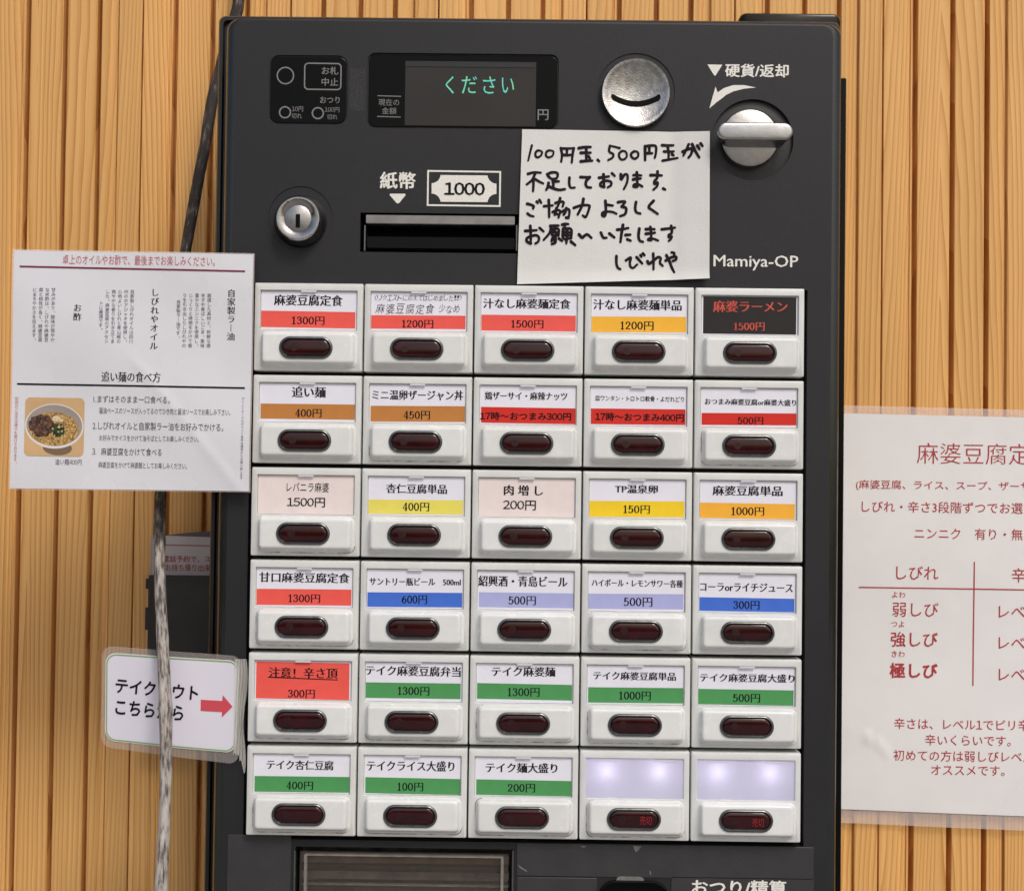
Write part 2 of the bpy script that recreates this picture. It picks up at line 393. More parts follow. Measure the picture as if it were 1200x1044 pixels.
def wood():
    m = bpy.data.materials.new('pine_cladding'); m.use_nodes = True; N = m.node_tree.nodes; L = m.node_tree.links; b = N['Principled BSDF']
    def nd(t, **k):
        n = N.new(t)
        for a, v in k.items(): setattr(n, a, v)
        return n
    def mth(op, a, bb=None, c=None):
        n = nd('ShaderNodeMath', operation=op)
        for i, v in enumerate((a, bb, c)):
            if v is None: continue
            if isinstance(v, (int, float)): n.inputs[i].default_value = v
            else: L.new(v, n.inputs[i])
        return n.outputs[0]
    tc = nd('ShaderNodeTexCoord'); oi = nd('ShaderNodeObjectInfo')
    sep = nd('ShaderNodeSeparateXYZ'); L.new(tc.outputs['Object'], sep.inputs[0])
    rnd = oi.outputs['Random']
    X, Z = sep.outputs['X'], sep.outputs['Z']
    off = mth('MULTIPLY', rnd, 37.0)
    def vec(sx, sz, o=0.0):
        c = nd('ShaderNodeCombineXYZ'); L.new(mth('MULTIPLY_ADD', X, sx, off), c.inputs[0]); L.new(mth('MULTIPLY', Z, sz), c.inputs[2]); L.new(mth('ADD', off, o), c.inputs[1]); return c.outputs[0]
    def noise(v, d=2, rgh=.5):
        n = nd('ShaderNodeTexNoise'); n.inputs['Scale'].default_value = 1; n.inputs['Detail'].default_value = d; n.inputs['Roughness'].default_value = rgh; L.new(v, n.inputs['Vector']); return n.outputs[0]
    broad = noise(vec(11, .9), .6)              # slow drift that makes the arches
    wig = noise(vec(60, 9, 3.1), 2)
    # distance from the heart line of the board, bent by the drift
    heart = mth('MULTIPLY_ADD', rnd, .05, -.025)
    dist = mth('ABSOLUTE', mth('SUBTRACT', X, heart))
    f = mth('ADD', mth('MULTIPLY', broad, 30.0), mth('ADD', mth('MULTIPLY', dist, 260.0), mth('MULTIPLY', wig, 1.3)))
    fr = mth('FRACT', f)
    late = mth('POWER', fr, 2.6)                  # latewood line: slow rise, sharp edge
    fib = noise(vec(1300, 9, 7.7), 4, .7)
    fine = noise(vec(430, 1.6, 4.4), 2, .6)       # thin straight growth lines
    patch = noise(vec(9, .7, 6.6), 1)        # fine fibres
    blot = noise(vec(30, 5, 9.2), 3)
    ramp = nd('ShaderNodeMix', data_type='RGBA'); ramp.inputs[6].default_value = (.84, .475, .165, 1); ramp.inputs[7].default_value = (.60, .265, .064, 1)
    lw = mth('MULTIPLY', late, mth('MULTIPLY_ADD', patch, 1.3, .22)); L.new(lw, ramp.inputs[0])
    # boards differ a little; fibres and blotches
    tone = mth('MULTIPLY', mth('MULTIPLY_ADD', rnd, .16, .90), mth('MULTIPLY', mth('MULTIPLY', mth('MULTIPLY_ADD', fib, .34, .83), mth('MULTIPLY_ADD', fine, .24, .88)), mth('MULTIPLY_ADD', blot, .26, .87)))
    mx = nd('ShaderNodeMix', data_type='RGBA', blend_type='MULTIPLY'); mx.inputs[0].default_value = 1; L.new(ramp.outputs[2], mx.inputs[6]); L.new(tone, mx.inputs[7])
    # small knots and nail marks
    v = nd('ShaderNodeTexVoronoi'); v.inputs['Scale'].default_value = 1; L.new(vec(22, 3.2, 1.3), v.inputs['Vector'])
    kn = nd('ShaderNodeMapRange'); kn.inputs[1].default_value = .05; kn.inputs[2].default_value = .02; L.new(v.outputs['Distance'], kn.inputs[0])
    mk = nd('ShaderNodeMix', data_type='RGBA'); L.new(mth('MULTIPLY', kn.outputs[0], .7), mk.inputs[0]); L.new(mx.outputs[2], mk.inputs[6]); mk.inputs[7].default_value = (.22, .09, .03, 1)
    L.new(mk.outputs[2], b.inputs['Base Color'])
    b.inputs['Roughness'].default_value = .5; b.inputs['Specular IOR Level'].default_value = .35
    bp = nd('ShaderNodeBump'); bp.inputs['Strength'].default_value = .35; bp.inputs['Distance'].default_value = .0004
    L.new(mth('ADD', mth('MULTIPLY', fib, .6), mth('MULTIPLY', late, .5)), bp.inputs['Height']); L.new(bp.outputs[0], b.inputs['Normal'])
    return m
wood_m = wood()

def bark():
    m = bpy.data.materials.new('weathered_branch'); m.use_nodes = True; N = m.node_tree.nodes; L = m.node_tree.links; b = N['Principled BSDF']
    tc = N.new('ShaderNodeTexCoord'); mp = N.new('ShaderNodeMapping'); mp.inputs['Scale'].default_value = (560, 560, 110); at_ = N.new('ShaderNodeAttribute'); at_.attribute_name = 'bark_position'; L.new(at_.outputs['Vector'], mp.inputs[0])
    n = N.new('ShaderNodeTexNoise'); n.inputs['Scale'].default_value = 1; n.inputs['Detail'].default_value = 5; n.inputs['Roughness'].default_value = .6; L.new(mp.outputs[0], n.inputs['Vector'])
    # the bark is pale on the lower length and dark above
    sp = N.new('ShaderNodeSeparateXYZ'); L.new(tc.outputs['Object'], sp.inputs[0])
    n2 = N.new('ShaderNodeTexNoise'); n2.inputs['Scale'].default_value = 60; n2.inputs['Detail'].default_value = 3; L.new(at_.outputs['Vector'], n2.inputs['Vector'])
    mr = N.new('ShaderNodeMapRange'); mr.inputs[1].default_value = .12; mr.inputs[2].default_value = -.12; mr.inputs[3].default_value = -.38; mr.inputs[4].default_value = -.10; L.new(sp.outputs['Z'], mr.inputs[0])
    a = N.new('ShaderNodeMath'); a.operation = 'ADD'; L.new(n.outputs[0], a.inputs[0]); L.new(mr.outputs[0], a.inputs[1])
    a2 = N.new('ShaderNodeMath'); a2.operation = 'MULTIPLY_ADD'; L.new(n2.outputs[0], a2.inputs[0]); a2.inputs[1].default_value = .45; L.new(a.outputs[0], a2.inputs[2])
    r = N.new('ShaderNodeValToRGB'); e = r.color_ramp.elements
    e[0].position = .36; e[0].color = (.030, .024, .020, 1); e[1].position = .84; e[1].color = (.50, .475, .44, 1)
    x = r.color_ramp.elements.new(.50); x.color = (.11, .092, .08, 1); x = r.color_ramp.elements.new(.62); x.color = (.33, .30, .27, 1)
    L.new(a2.outputs[0], r.inputs[0]); L.new(r.outputs[0], b.inputs['Base Color']); b.inputs['Roughness'].default_value = .8
    bp = N.new('ShaderNodeBump'); bp.inputs['Strength'].default_value = .5; bp.inputs['Distance'].default_value = .001; L.new(n.outputs[0], bp.inputs['Height']); L.new(bp.outputs[0], b.inputs['Normal'])
    return m
bark_m = bark()

# ------------------------------------------------------------------ setting: pavement and clad wall
WALL = .16
pav = mat('paving_concrete', (.30, .29, .28), .85, var=.12, vscale=6)
tag(obj('pavement', [(-12, WALL+.02, -1.3), (-12, -12, -1.3), (12, -12, -1.3), (12, WALL+.02, -1.3)], [(0, 1, 2, 3)], pav), 'grey concrete pavement in front of the wall', None, None, 'structure')
pw = pxm(WALL)
BW = 174.8*pw
j0 = at(168, 0, WALL).x
prof = [(0.6, 7), (0.9, .5), (1.6, 0), (22.5, 0), (25.5, 1.5), (31, 1.6), (31.7, 2.6), (32.5, 2.6), (33.2, 1.5), (35.2, 1.5), (35.7, 2.2), (35.9, 11), (40.8, 11), (41.2, 1.8), (42, 1.2),
        (78.3, 1.2), (79.6, 1.9), (79.9, 11), (84.8, 11), (85.1, 1.9), (86, 1.2), (119, 1.2), (120.3, 2), (120.6, 11), (125.4, 11), (125.7, 1.8), (126.4, 1.2), (135, 1.2), (138.6, 2.8), (144.6, 2.8), (145.2, 3.6), (146.3, 3.6), (146.8, .4), (147.6, 0), (173.4, 0), (174.0, .5), (174.3, 7), (174.8, 7.2)]
Z0, Z1 = -1.3, .9
V = []; F = []
for (x, d) in prof: V += [(x*pw-BW/2, d/1000, Z0), (x*pw-BW/2, d/1000, Z1)]
for i in range(len(prof)-1): F.append((2*i, 2*i+2, 2*i+3, 2*i+1))
nb = len(V); V += [(-BW/2+.0004, .018, Z0), (-BW/2+.0004, .018, Z1), (BW/2, .018, Z0), (BW/2, .018, Z1)]
F += [(nb, nb+1, 1, 0)[::-1], (nb-2, nb+2, nb+3, nb-1), (nb, nb+2, nb+3, nb+1)[::-1]]
board_me = make_mesh('board', V, F, wood_m)
# split the long faces so that the grain coordinates stay precise is not needed: object coordinates are continuous
wall = thing('wooden_wall', (0, WALL, -1.3), 'golden pine wall of grooved vertical boards behind the ticket machine', 'wall')
lean = math.atan2(at(168, 0, WALL).x-at(159, 1044, WALL).x, 1044*pw)
for i in range(-8, 13):
    o = place('board', board_me, (j0+(i+.5)*BW, WALL+random.uniform(-.0004, .0004), 0), wall)
b_ = MB().box(j0-8*BW, j0+13*BW, WALL+.0185, WALL+.04, Z0, Z1); b_.obj('backing', blackmatt, wall)

# ------------------------------------------------------------------ the ticket machine
tl = at(264, 21, 0); trp = at(987, 28, 0)
DX0 = (at(264, 40, 0).x); DX1 = at(988, 60, 0).x; DZ1 = at(600, 23.5, 0).z; DZ0 = -1.0
bodyY0 = .026
machine = thing('ticket_machine', (0, .08, -1.3), 'charcoal meal ticket vending machine with thirty white menu buttons in front of the pine wall', 'ticket machine')
cxm, czm, wm, hm = (DX0+DX1)/2, (DZ0+DZ1)/2, DX1-DX0, DZ1-DZ0
R0 = .006
L = [rr(cxm, czm, wm, hm, .007, .025, 6), rr(cxm, czm, wm, hm, .007, R0, 6)]
for a in range(15, 91, 15):
    a = math.radians(a); ins = R0*(1-math.cos(a)); y = R0*(1-math.sin(a)); L.append(rr(cxm, czm, wm-2*ins, hm-.5*ins, .007, y, 6))
L.append(rr(cxm, czm, wm-2*R0-.0012, hm-.5*R0-.0012, .006, 0, 6))
mb = MB().loft(L, True, True)
door_src = mb.obj('door_panel', paint, None, smooth=False)
door_src.location = door_src.location
cut = MB()
def cutbox(x0, x1, y0, y1, r, depth, n=5):
    a, b = at(x0, (y0+y1)/2, 0), at(x1, (y0+y1)/2, 0); c = at((x0+x1)/2, (y0+y1)/2, 0); k = pxm(0)
    cut.loft([rr(c.x, c.z, b.x-a.x, (y1-y0)*k, r*k, depth, n), rr(c.x, c.z, b.x-a.x, (y1-y0)*k, r*k, -.01, n)], True, True)
def cutcirc(x, y, r, depth):
    c = at(x, y, 0); cut.loft([circ(c.x, c.z, r*pxm(), depth), circ(c.x, c.z, r*pxm(), -.01)], True, True)
cutbox(315.5, 407.5, 64.5, 146.5, 12, .0010)
cutbox(430.5, 654.5, 62.5, 152, 9, .0016)
cutbox(422, 612, 250, 296.5, 1.0, .020)
cutcirc(352, 256, 38, .0006)
cutcirc(745.3, 108, 46, .0007)
cutcirc(882, 164, 48, .0030)
# button bay: shallow well the button units stand in
p0, p1 = at(292, 331, 0), at(946, 990, 0)
zt, zb = at(620, 336.5, 0).z, at(615, 987, 0).z
xl, xr = at(290, 660, 0).x, at(944, 660, 0).x
cut.box(xl, xr, -.01, .0125, zb, zt)
cutbox(345, 602, 994, 1130, 2, .022)
cutbox(702, 783, 1032, 1080, 20, .012, 8)
cut_o = cut.obj('cutter', paint, None)
mod = door_src.modifiers.new('b', 'BOOLEAN'); mod.object = cut_o; mod.solver = 'EXACT'; mod.operation = 'DIFFERENCE'
dg = bpy.context.evaluated_depsgraph_get(); dg.update()
me = bpy.data.meshes.new_from_object(door_src.evaluated_get(dg)); me.name = 'door_panel'
me.polygons.foreach_set('use_smooth', [True]*len(me.polygons)); me.set_sharp_from_angle(angle=.45)
dl = door_src.location.copy()
bpy.data.objects.remove(door_src); bpy.data.objects.remove(cut_o)
me.materials.clear(); me.materials.append(paint); me.materials.append(paint_edge)
for p in me.polygons: p.material_index = 1 if (abs(p.center.x+dl.x-cxm) > wm/2-R0-.0003) else 0
place('door_panel', me, dl, machine)

# cabinet behind the door, its top housing and the gasket strips
bx0 = at(255.8, 30, .034).x; bx1 = at(985, 60, .034).x; bz1 = at(300, 18.5, .034).z
mb = MB(); cx_, w_ = (bx0+bx1)/2, bx1-bx0; cz_, h_ = (bz1+DZ0)/2, bz1-DZ0
mb.loft([rr(cx_, cz_, w_, h_, .004, .135), rr(cx_, cz_, w_, h_, .004, .036), rr(cx_, cz_, w_-.002, h_-.002, .004, .034), rr(cx_, cz_, w_-.006, h_-.006, .003, .034), rr(cx_, cz_, w_-.007, h_-.007, .003, .038)], True, True)
mb.obj('cabinet_body', steel_body, machine, smooth=True)
gx0, gx1 = DX0+.0035, DX1-.0035
MB().box(gx0, gx1, .0252, .0375, DZ0+.01, DZ1-.004).obj('door_gasket', blackmatt, machine)
hx0, hx1 = at(866, 20, .05).x, at(986, 20, .05).x; hz = at(925, 15.2, .05).z
L = []
for (y, s) in ((.11, 0), (.052, 0), (.0505, .0006), (.050, .0015)):
    L.append(rr((hx0+hx1)/2, hz-.012, hx1-hx0-2*s, .024-2*s, .005, y, 5))
MB().loft(L, True, True).obj('top_housing', blackgloss, machine, smooth=True)
sx = at(990.5, 100, .02).x; sz = at(990, 96, .02).z
mb = MB(); mb.loft([rr(sx-.0038, (sz+DZ0)/2, .0056, sz-DZ0, .001, .033), rr(sx-.0038, (sz+DZ0)/2, .0056, sz-DZ0, .001, .012), rr(sx-.0038, (sz+DZ0)/2, .0046, sz-DZ0-.001, .001, .0112)], True, True)
mb.obj('hinge_strip', blackgloss, machine, smooth=True)
MB().box(cx_-.16, cx_+.16, .03, .13, -1.3, DZ0+.001).obj('pedestal', steel_body, machine)
# floor of the button bay
MB().box(xl+.0003, xr-.0003, .0119, .0124, zb+.0003, zt-.0003).obj('button_bay', bay, machine)

def on_face(Y=0.0): return Print(Y, 0.0, None, .00012)
def rim(name, x0, x1, y0, y1, r, t, material, h=.0007):
    a, b = at(x0, (y0+y1)/2, 0), at(x1, (y0+y1)/2, 0); c = at((x0+x1)/2, (y0+y1)/2, 0); k = pxm(0); W, H = b.x-a.x, (y1-y0)*k; t *= k
    mb = MB().loft([rr(c.x, c.z, W, H, r*k, .0002, 7), rr(c.x, c.z, W-.0006, H-.0006, r*k, -h, 7), rr(c.x, c.z, W-2*t+.0006, H-2*t+.0006, r*k-t, -h, 7), rr(c.x, c.z, W-2*t, H-2*t, r*k-t, .0009, 7)], False)
    return mb.obj(name, material, machine, smooth=True)
def window(name, x0, x1, y0, y1, r, Yf, material, parent=machine):
    a, b = at(x0, (y0+y1)/2, Yf), at(x1, (y0+y1)/2, Yf); c = at((x0+x1)/2, (y0+y1)/2, Yf); k = pxm(Yf); W, H = b.x-a.x, (y1-y0)*k
    return MB().loft([rr(c.x, c.z, W, H, r*k, Yf+.0005, 6), rr(c.x, c.z, W, H, r*k, Yf+.0001, 6), rr(c.x, c.z, W-.0004, H-.0004, r*k, Yf, 6)], True, True).obj(name, material, parent, smooth=True, angle=.25)

# indicator window
iw = window('indicator_window', 317, 406, 66.5, 145, 10, .0003, winblack)
P = on_face(.0003); P.ring(334.5, 89, 10.3, 8.8); P.ring(334, 132, 7.2, 5.6); P.ring(372.5, 133, 7.2, 5.6)
P.frame(378.3, 90, 44, 32, 5, 1.5, math.radians(.8))
P.text('お札', 377, 396.5, 78.5, 88, 'semibold').text('中止', 376.8, 396.5, 91.6, 101.2, 'semibold').text('おつり', 375, 398.3, 113.6, 121.6, 'semibold')
P.text('10円', 342, 355.3, 125, 131.3, 'plain').text('切れ', 341.8, 353.8, 133.2, 139.4, 'plain').text('100円', 380.5, 397.8, 126, 132, 'plain').text('切れ', 383.3, 395.5, 134.3, 140.5, 'plain')
P.obj('lettering', grey_ink, iw)
# message display
dw = window('display_window', 432.2, 652.6, 65, 150, 8, .0009, winblack)
screen_m = mat('display_glass', (.036, .034, .032), .4, spec=.2, var=.08, vscale=25)
scr = window('screen', 474.5, 628, 72, 148.5, .6, .0006, screen_m, dw)
MB().box(at(475, 75, .0004).x, at(627.6, 75, .0004).x, .0003, .00059, at(550, 79, .0004).z, at(550, 73.5, .0004).z).obj('screen_band', mat('display_top_band', (.016, .016, .016), .3), dw)
P = on_face(.0006); P.lift = .0002; P.text('く', 522, 532, 89.6, 110.4, 'plain').text('だ', 541, 559, 89.6, 110.2, 'plain').text('さ', 566, 580.5, 90, 110.4, 'plain').text('い', 588, 602.5, 91.5, 109.8, 'plain')
P.obj('lettering', vfd_m, dw, label='glowing green message on the display')
P = on_face(.0009); P.line(442.5, 112.6, 470, 113.4, 1).line(442, 136.8, 469.5, 137.6, 1); P.text('現在の', 443.5, 468, 116.3, 124.3, 'plain').text('金額', 447.5, 464.5, 126.3, 134.2, 'plain').text('円', 630, 642.8, 128.5, 141.3, 'semibold')
P.obj('lettering', grey_ink, dw)
# printed marks on the door
P = on_face(); P.text('紙幣', 445, 487.3, 201.6, 222, 'bold')
P.poly([(457, 227.3), (475, 227.3), (475.2, 229), (467.5, 238.5), (465, 238.5), (456.8, 229)])
P.frame(543.7, 221.2, 86.5, 42, .5, 2, math.radians(.8))
a_ = []
def note_corner(cx, cy, a0, a1, r=8.5):
    return [(cx+r*math.cos(math.radians(a)), cy+r*math.sin(math.radians(a))) for a in np.linspace(a0, a1, 7)]
x0, x1, y0, y1 = 504.8, 582.8, 205, 237.6
a_ = note_corner(x0+1, y0-.5, 90, 5, 10.5)+note_corner(x1-1, y0, 175, 90, 10.5)+note_corner(x1-1, y1+.5, 270, 185, 10.5)+note_corner(x0+1, y1, -5, -90, 10.5)
P.poly(a_)
P.poly([(829, 76), (846.5, 76.3), (838.5, 89), (837, 89)])
P.text('硬貨/返却', 849.5, 924.5, 75.2, 91.2, 'bold')
P.poly([(831.3, 127.4), (838.5, 102), (841, 108.8), (848, 103.8), (859, 100.2), (872, 100.2), (886, 103), (872, 104.4), (860, 107.3), (851, 111.5), (845, 116.5), (840, 120)])
P.text('Mamiya-OP', 836, 935.5, 299.2, 317.2, 'semibold')
P.obj('lettering', white_ink, machine, label='cream printed marks on the charcoal door')
P = on_face(); P.lift = .0003; P.text('1000', 520.5, 568.5, 214, 229.2, 'bold'); P.obj('lettering', dark_ink, machine, label='dark numerals 1000 on the printed banknote mark')

# bill slot
k = pxm()
bs = MB(); c0 = at(516, 258, 0)
sx0, sx1 = at(428.5, 258, .002).x, at(604, 258, .002).x
zt_, zb_ = at(516, 252.5, .002).z, at(516, 263.5, .002).z
slot = MB().loft([rr((sx0+sx1)/2, (zt_+zb_)/2, sx1-sx0, zt_-zb_, .0006, .012), rr((sx0+sx1)/2, (zt_+zb_)/2, sx1-sx0, zt_-zb_, .0006, .0015), rr((sx0+sx1)/2, (zt_+zb_)/2, sx1-sx0-.0008, zt_-zb_-.0008, .0005, .001)], True, True).obj('bill_slot', mat('brushed_slot_bar', (.30, .28, .27), .4, 1, var=.15, vscale=90), machine, smooth=True, label='brushed metal bar over the black banknote slot')
MB().box(at(423, 270, .02).x-.003, at(610, 270, .02).x+.003, .0192, .0198, at(516, 300, .02).z, at(516, 248, .02).z).obj('slot_back', blackmatt, slot)
za, zb2 = at(516, 277.5, .004).z, at(516, 292.5, .004).z
L_ = MB(); L_.loft([rr((sx0+sx1)/2+.0003, (za+zb2)/2, sx1-sx0, za-zb2, .0012, .018), rr((sx0+sx1)/2+.0003, (za+zb2)/2, sx1-sx0, za-zb2, .0012, .004), rr((sx0+sx1)/2+.0003, (za+zb2)/2, sx1-sx0-.001, za-zb2-.001, .001, .0034)], True, True)
L_.obj('lower_lip', blackgloss, slot, smooth=True)
for xx in (427.5, 605.5):
    p = at(xx, 279, .001); MB().box(p.x-.0004, p.x+.0004, .001, .018, p.z-.0075, p.z+.0075).obj('side_guide', bezel, slot)

def lathe(name, x, y, prof, mt, parent=None, loop=64, Yc=0.0, extra=None):
    """prof: list of (radius px, y metres) from back to front, centre taken at the front plane Yc"""
    c = at(x, y, Yc); mb = MB().loft([circ(c.x, c.z, max(r*pxm(0), 1e-5), yy, loop) for r, yy in prof], True)
    return mb.obj(name, mt, parent or machine, smooth=True, angle=.5), c
# key lock
lk, c = lathe('key_lock', 349, 256, [(31, .0006), (31, -.0008), (29.5, -.0022), (27.5, -.0070), (26, -.0105), (24.8, -.0112), (23.5, -.0113), (16.5, -.0104), (15.6, -.0100)], chrome, Yc=-.011)
r_ = pxm()*15.2
mb = MB().loft([circ(c.x, c.z, r_, -.0090), circ(c.x, c.z, r_, -.0104), circ(c.x, c.z, r_-.0006, -.0107)], True)
pl = mb.obj('lock_plug', satin, lk, smooth=True)
MB().loft([rr(c.x, c.z-.0015, .0026, .0080, .0004, -.0100), rr(c.x, c.z-.0015, .0026, .0080, .0004, -.01078)], True).obj('keyhole', blackmatt, lk)
# coin inlet: dished disc with a smile-shaped slit
cn = at(745.3, 108.7, -.004); RR = 41.2*pxm(-.004)
def dish(r): return -.0045+.0032*(1-(r/.92)**2) if r < .92 else -.0048
mb = MB(); L = [circ(cn.x, cn.z, RR*1.0, .0006), circ(cn.x, cn.z, RR, -.0035), circ(cn.x, cn.z, RR*.985, -.0046), circ(cn.x, cn.z, RR*.965, -.0050), circ(cn.x, cn.z, RR*.935, -.0048)]
for r in (.92, .85, .75, .6, .45, .3, .15, .01): L.append(circ(cn.x, cn.z, RR*r, dish(r)))
mb.loft(L, True); coin = mb.obj('coin_inlet', cast, machine, smooth=True, label='dished metal coin inlet with a curved slit')
pts = []
for i in range(25):
    t = -1+i/12; x = t*.70*RR*1.0; zc = -.10*RR-.20*RR*(1-t*t)+.0*RR; th = (.085 if abs(t) < .95 else .05)*RR*(1.0 if t < .9 else 1.15)
    pts.append((x, zc, th))
V = []; F = []
for i, (x, zc, th) in enumerate(pts):
    for s_ in (1, -1):
        z = zc+s_*th; r = math.hypot(x, z)/RR; V.append((cn.x+x, dish(r)-.0003, cn.z+z))
    if i: F.append((2*i-2, 2*i-1, 2*i+1, 2*i))
obj('coin_slit', V, F, blackmatt, coin)
# return lever
lv, c = lathe('return_lever', 878.7, 162, [(34, .003), (34, -.004), (33, -.0052), (31, -.0056), (.5, -.0056)], satin, Yc=-.005)
lv['label'] = 'round metal return knob with a wide bar handle'
hc = at(885.3, 153.8, -.016); k = pxm(-.016); W, H = 89*k, 20.5*k
mb = MB().loft([rr(hc.x, hc.z-.0012, W*.86, H*1.25, H*.5, -.0052, 8), rr(hc.x, hc.z-.0003, W*.95, H*1.02, H*.5, -.010, 8), rr(hc.x, hc.z, W, H, H*.5, -.0130, 8), rr(hc.x, hc.z, W, H, H*.5, -.0152, 8), rr(hc.x, hc.z, W-.0012, H-.0012, H*.46, -.0160, 8), rr(hc.x, hc.z, W-.003, H-.003, H*.42, -.0162, 8)], True)
mb.obj('lever_handle', mat('satin_handle', (.46, .465, .46), .3, 1, var=.08, vscale=200, bump=.2, bscale=1500), lv, smooth=True, angle=.8)
cc = at(882, 164, 0); MB().loft([circ(cc.x, cc.z, 47.6*pxm(), .0029), circ(cc.x, cc.z, 36*pxm(), .0024)], True).obj('lever_well', mat('dark_well', (.016, .016, .017), .4), lv)

# sheets under the button bay
def flat_plate(name, x0, x1, y0, y1, r, Yf, th, mt, parent, label=None, **kw):
    a, b = at(x0, (y0+y1)/2, Yf), at(x1, (y0+y1)/2, Yf); c = at((x0+x1)/2, (y0+y1)/2, Yf); k = pxm(Yf); W, H = b.x-a.x, (y1-y0)*k
    return MB().loft([rr(c.x, c.z, W, H, r*k, Yf+th, 4), rr(c.x, c.z, W, H, r*k, Yf+th*.3, 4), rr(c.x, c.z, W-th, H-th, r*k, Yf, 4)], True, True).obj(name, mt, parent, smooth=True, label=label, angle=.4)
flat_plate('cover_sheet', 265.5, 340, 979, 1130, .8, -.0006, .0005, paint_low, machine)
pr = MB(); a = at(606, 991, -.0006); b = at(954.5, 1060, -.0006)
flat_plate('cover_sheet', 605.5, 953.5, 990.5, 1028, .8, -.0006, .0005, paint_low, machine)
flat_plate('cover_sheet', 605.5, 699, 1028.6, 1130, .6, -.0006, .0005, paint_low, machine)
flat_plate('cover_sheet', 786, 953.5, 1028.6, 1130, .6, -.0006, .0005, paint_low, machine)
# change button
cb = at(742.5, 1052, 0); k = pxm()
cbt = MB().loft([rr(cb.x, cb.z, 83*k, 42*k, 21*k, .0002, 10), rr(cb.x, cb.z, 82*k, 41*k, 20.5*k, -.0016, 10), rr(cb.x, cb.z, 79*k, 38*k, 19*k, -.0018, 10), rr(cb.x, cb.z, 75*k, 34*k, 17*k, .004, 10), rr(cb.x, cb.z, 70*k, 30*k, 15*k, .0045, 10)], True).obj('change_button', blackgloss, machine, smooth=True)
P = on_face(-.0006); P.text('おつり/精算', 811, 921, 1030.6, 1048.5, 'bold').obj('lettering', white_ink, machine)
resid = mat('tape_residue', (.16, .16, .15), .6, var=.2, vscale=300)
P = on_face(-.0006); P.poly([(722, 1031.5), (723.5, 1027.5), (728, 1026.2), (750, 1026.8), (754, 1028.5), (755, 1032.2)])
P.poly([(742, 990.5), (752, 991), (748, 996), (745, 998), (743, 994)]).poly([(761, 1020), (763, 1020), (763, 1025), (761.5, 1024)])
P.poly([(679, 990.5), (688, 991), (684, 993)]).poly([(606, 1012), (612, 1016), (618, 1020), (617, 1021), (610, 1017)]).obj('residue', resid, machine, label='pale glue residue under the buttons')
# ticket tray with its clear flap
tray = MB(); x0, x1 = at(347, 1010, 0).x, at(600, 1010, 0).x; zt_ = at(470, 996, 0).z
tray.box(x0+.001, x1-.001, .0212, .0218, zt_-.08, zt_-.0006)
tr = tray.obj('ticket_tray', mat('tray_metal', (.10, .09, .08), .35, .8, var=.5, vscale=90), machine, label='ticket tray behind a clear hinged flap')
# rounded metal chute inside
L = []
V = []; F = []
for i in range(13):
    a = math.radians(90*i/12); V += [(x0+.002, .004+.016*math.sin(a), zt_-.010-.05*(1-math.cos(a))*.6-i*.0006), (x1-.002, .004+.016*math.sin(a), zt_-.010-.05*(1-math.cos(a))*.6-i*.0006)]
    if i: F.append((2*i-2, 2*i-1, 2*i+1, 2*i))
obj('chute', V, F, mat('chute_metal', (.16, .14, .12), .28, 1, var=.6, vscale=60), tr, smooth=True, angle=1.5)
acr = bpy.data.materials.new('clear_acrylic'); acr.use_nodes = True
b_ = acr.node_tree.nodes['Principled BSDF']; b_.inputs['Base Color'].default_value = (.10, .085, .07, 1); b_.inputs['Roughness'].default_value = .06; b_.inputs['Alpha'].default_value = .28
fl = MB(); c = at(473.5, 1003, -.001); Wf = at(596, 1003, 0).x-at(352, 1003, 0).x
zt2 = at(473, 998.5, 0).z
fl.box(c.x-Wf/2, c.x+Wf/2, -.0012, .0010, zt2-.07, zt2)
flo = fl.obj('flap', acr, tr)
for nm_, ya, yb, yy, col_, ro_ in (('reflection_bar', 1001, 1012, .010, (.30, .20, .15), .35), ('reflection_bar', 1013, 1017, .013, (.02, .018, .016), .5), ('reflection_bar', 1018, 1031, .011, (.26, .22, .19), .3), ('reflection_bar', 1036, 1038.5, .006, (.55, .50, .45), .3), ('reflection_bar', 1040, 1060, .012, (.16, .13, .11), .4)):  # added bars, toned like the banded reflections on the clear flap
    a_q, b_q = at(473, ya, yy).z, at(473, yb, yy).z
    MB().loft([rr((x0+x1)/2, (a_q+b_q)/2, x1-x0-.003, a_q-b_q, .0008, yy+.003, 3), rr((x0+x1)/2, (a_q+b_q)/2, x1-x0-.003, a_q-b_q, .0008, yy+.0006, 3), rr((x0+x1)/2, (a_q+b_q)/2, x1-x0-.004, a_q-b_q-.0008, .0006, yy, 3)], True, True).obj(nm_, mat('reflection_bar_tone', col_, ro_, .6, var=.55, vscale=55), tr, smooth=True, angle=.3)
edge_m = mat('acrylic_edge', (.20, .185, .165), .2, 0, var=.2, vscale=200, coat=.5)
for s_ in (-1, 1):
    xx = c.x+s_*(Wf/2-.0035)
    MB().loft([rr(xx, zt2-.035, .0022, .068, .0006, .0002, 3), rr(xx, zt2-.035, .0016, .067, .0005, -.0026, 3)], True).obj('flap_rib', edge_m, tr, smooth=True)
MB().loft([rr(c.x, zt2-.0016, Wf-.006, .0014, .0004, .0002, 3), rr(c.x, zt2-.0016, Wf-.007, .0008, .0003, -.0024, 3)], True).obj('flap_rib', edge_m, tr, smooth=True)
for xx in (345.6, 601.2):
    p = at(xx, 1003, 0); MB().box(p.x-.0005, p.x+.0005, -.0008, .004, p.z-.06, p.z+.0035).obj('tray_rail', bezel, tr)
# faint tape patch between the windows
flat_plate('tape_patch', 410, 427.5, 80.5, 130.5, .5, -.0003, .0002, tape_faint, machine)

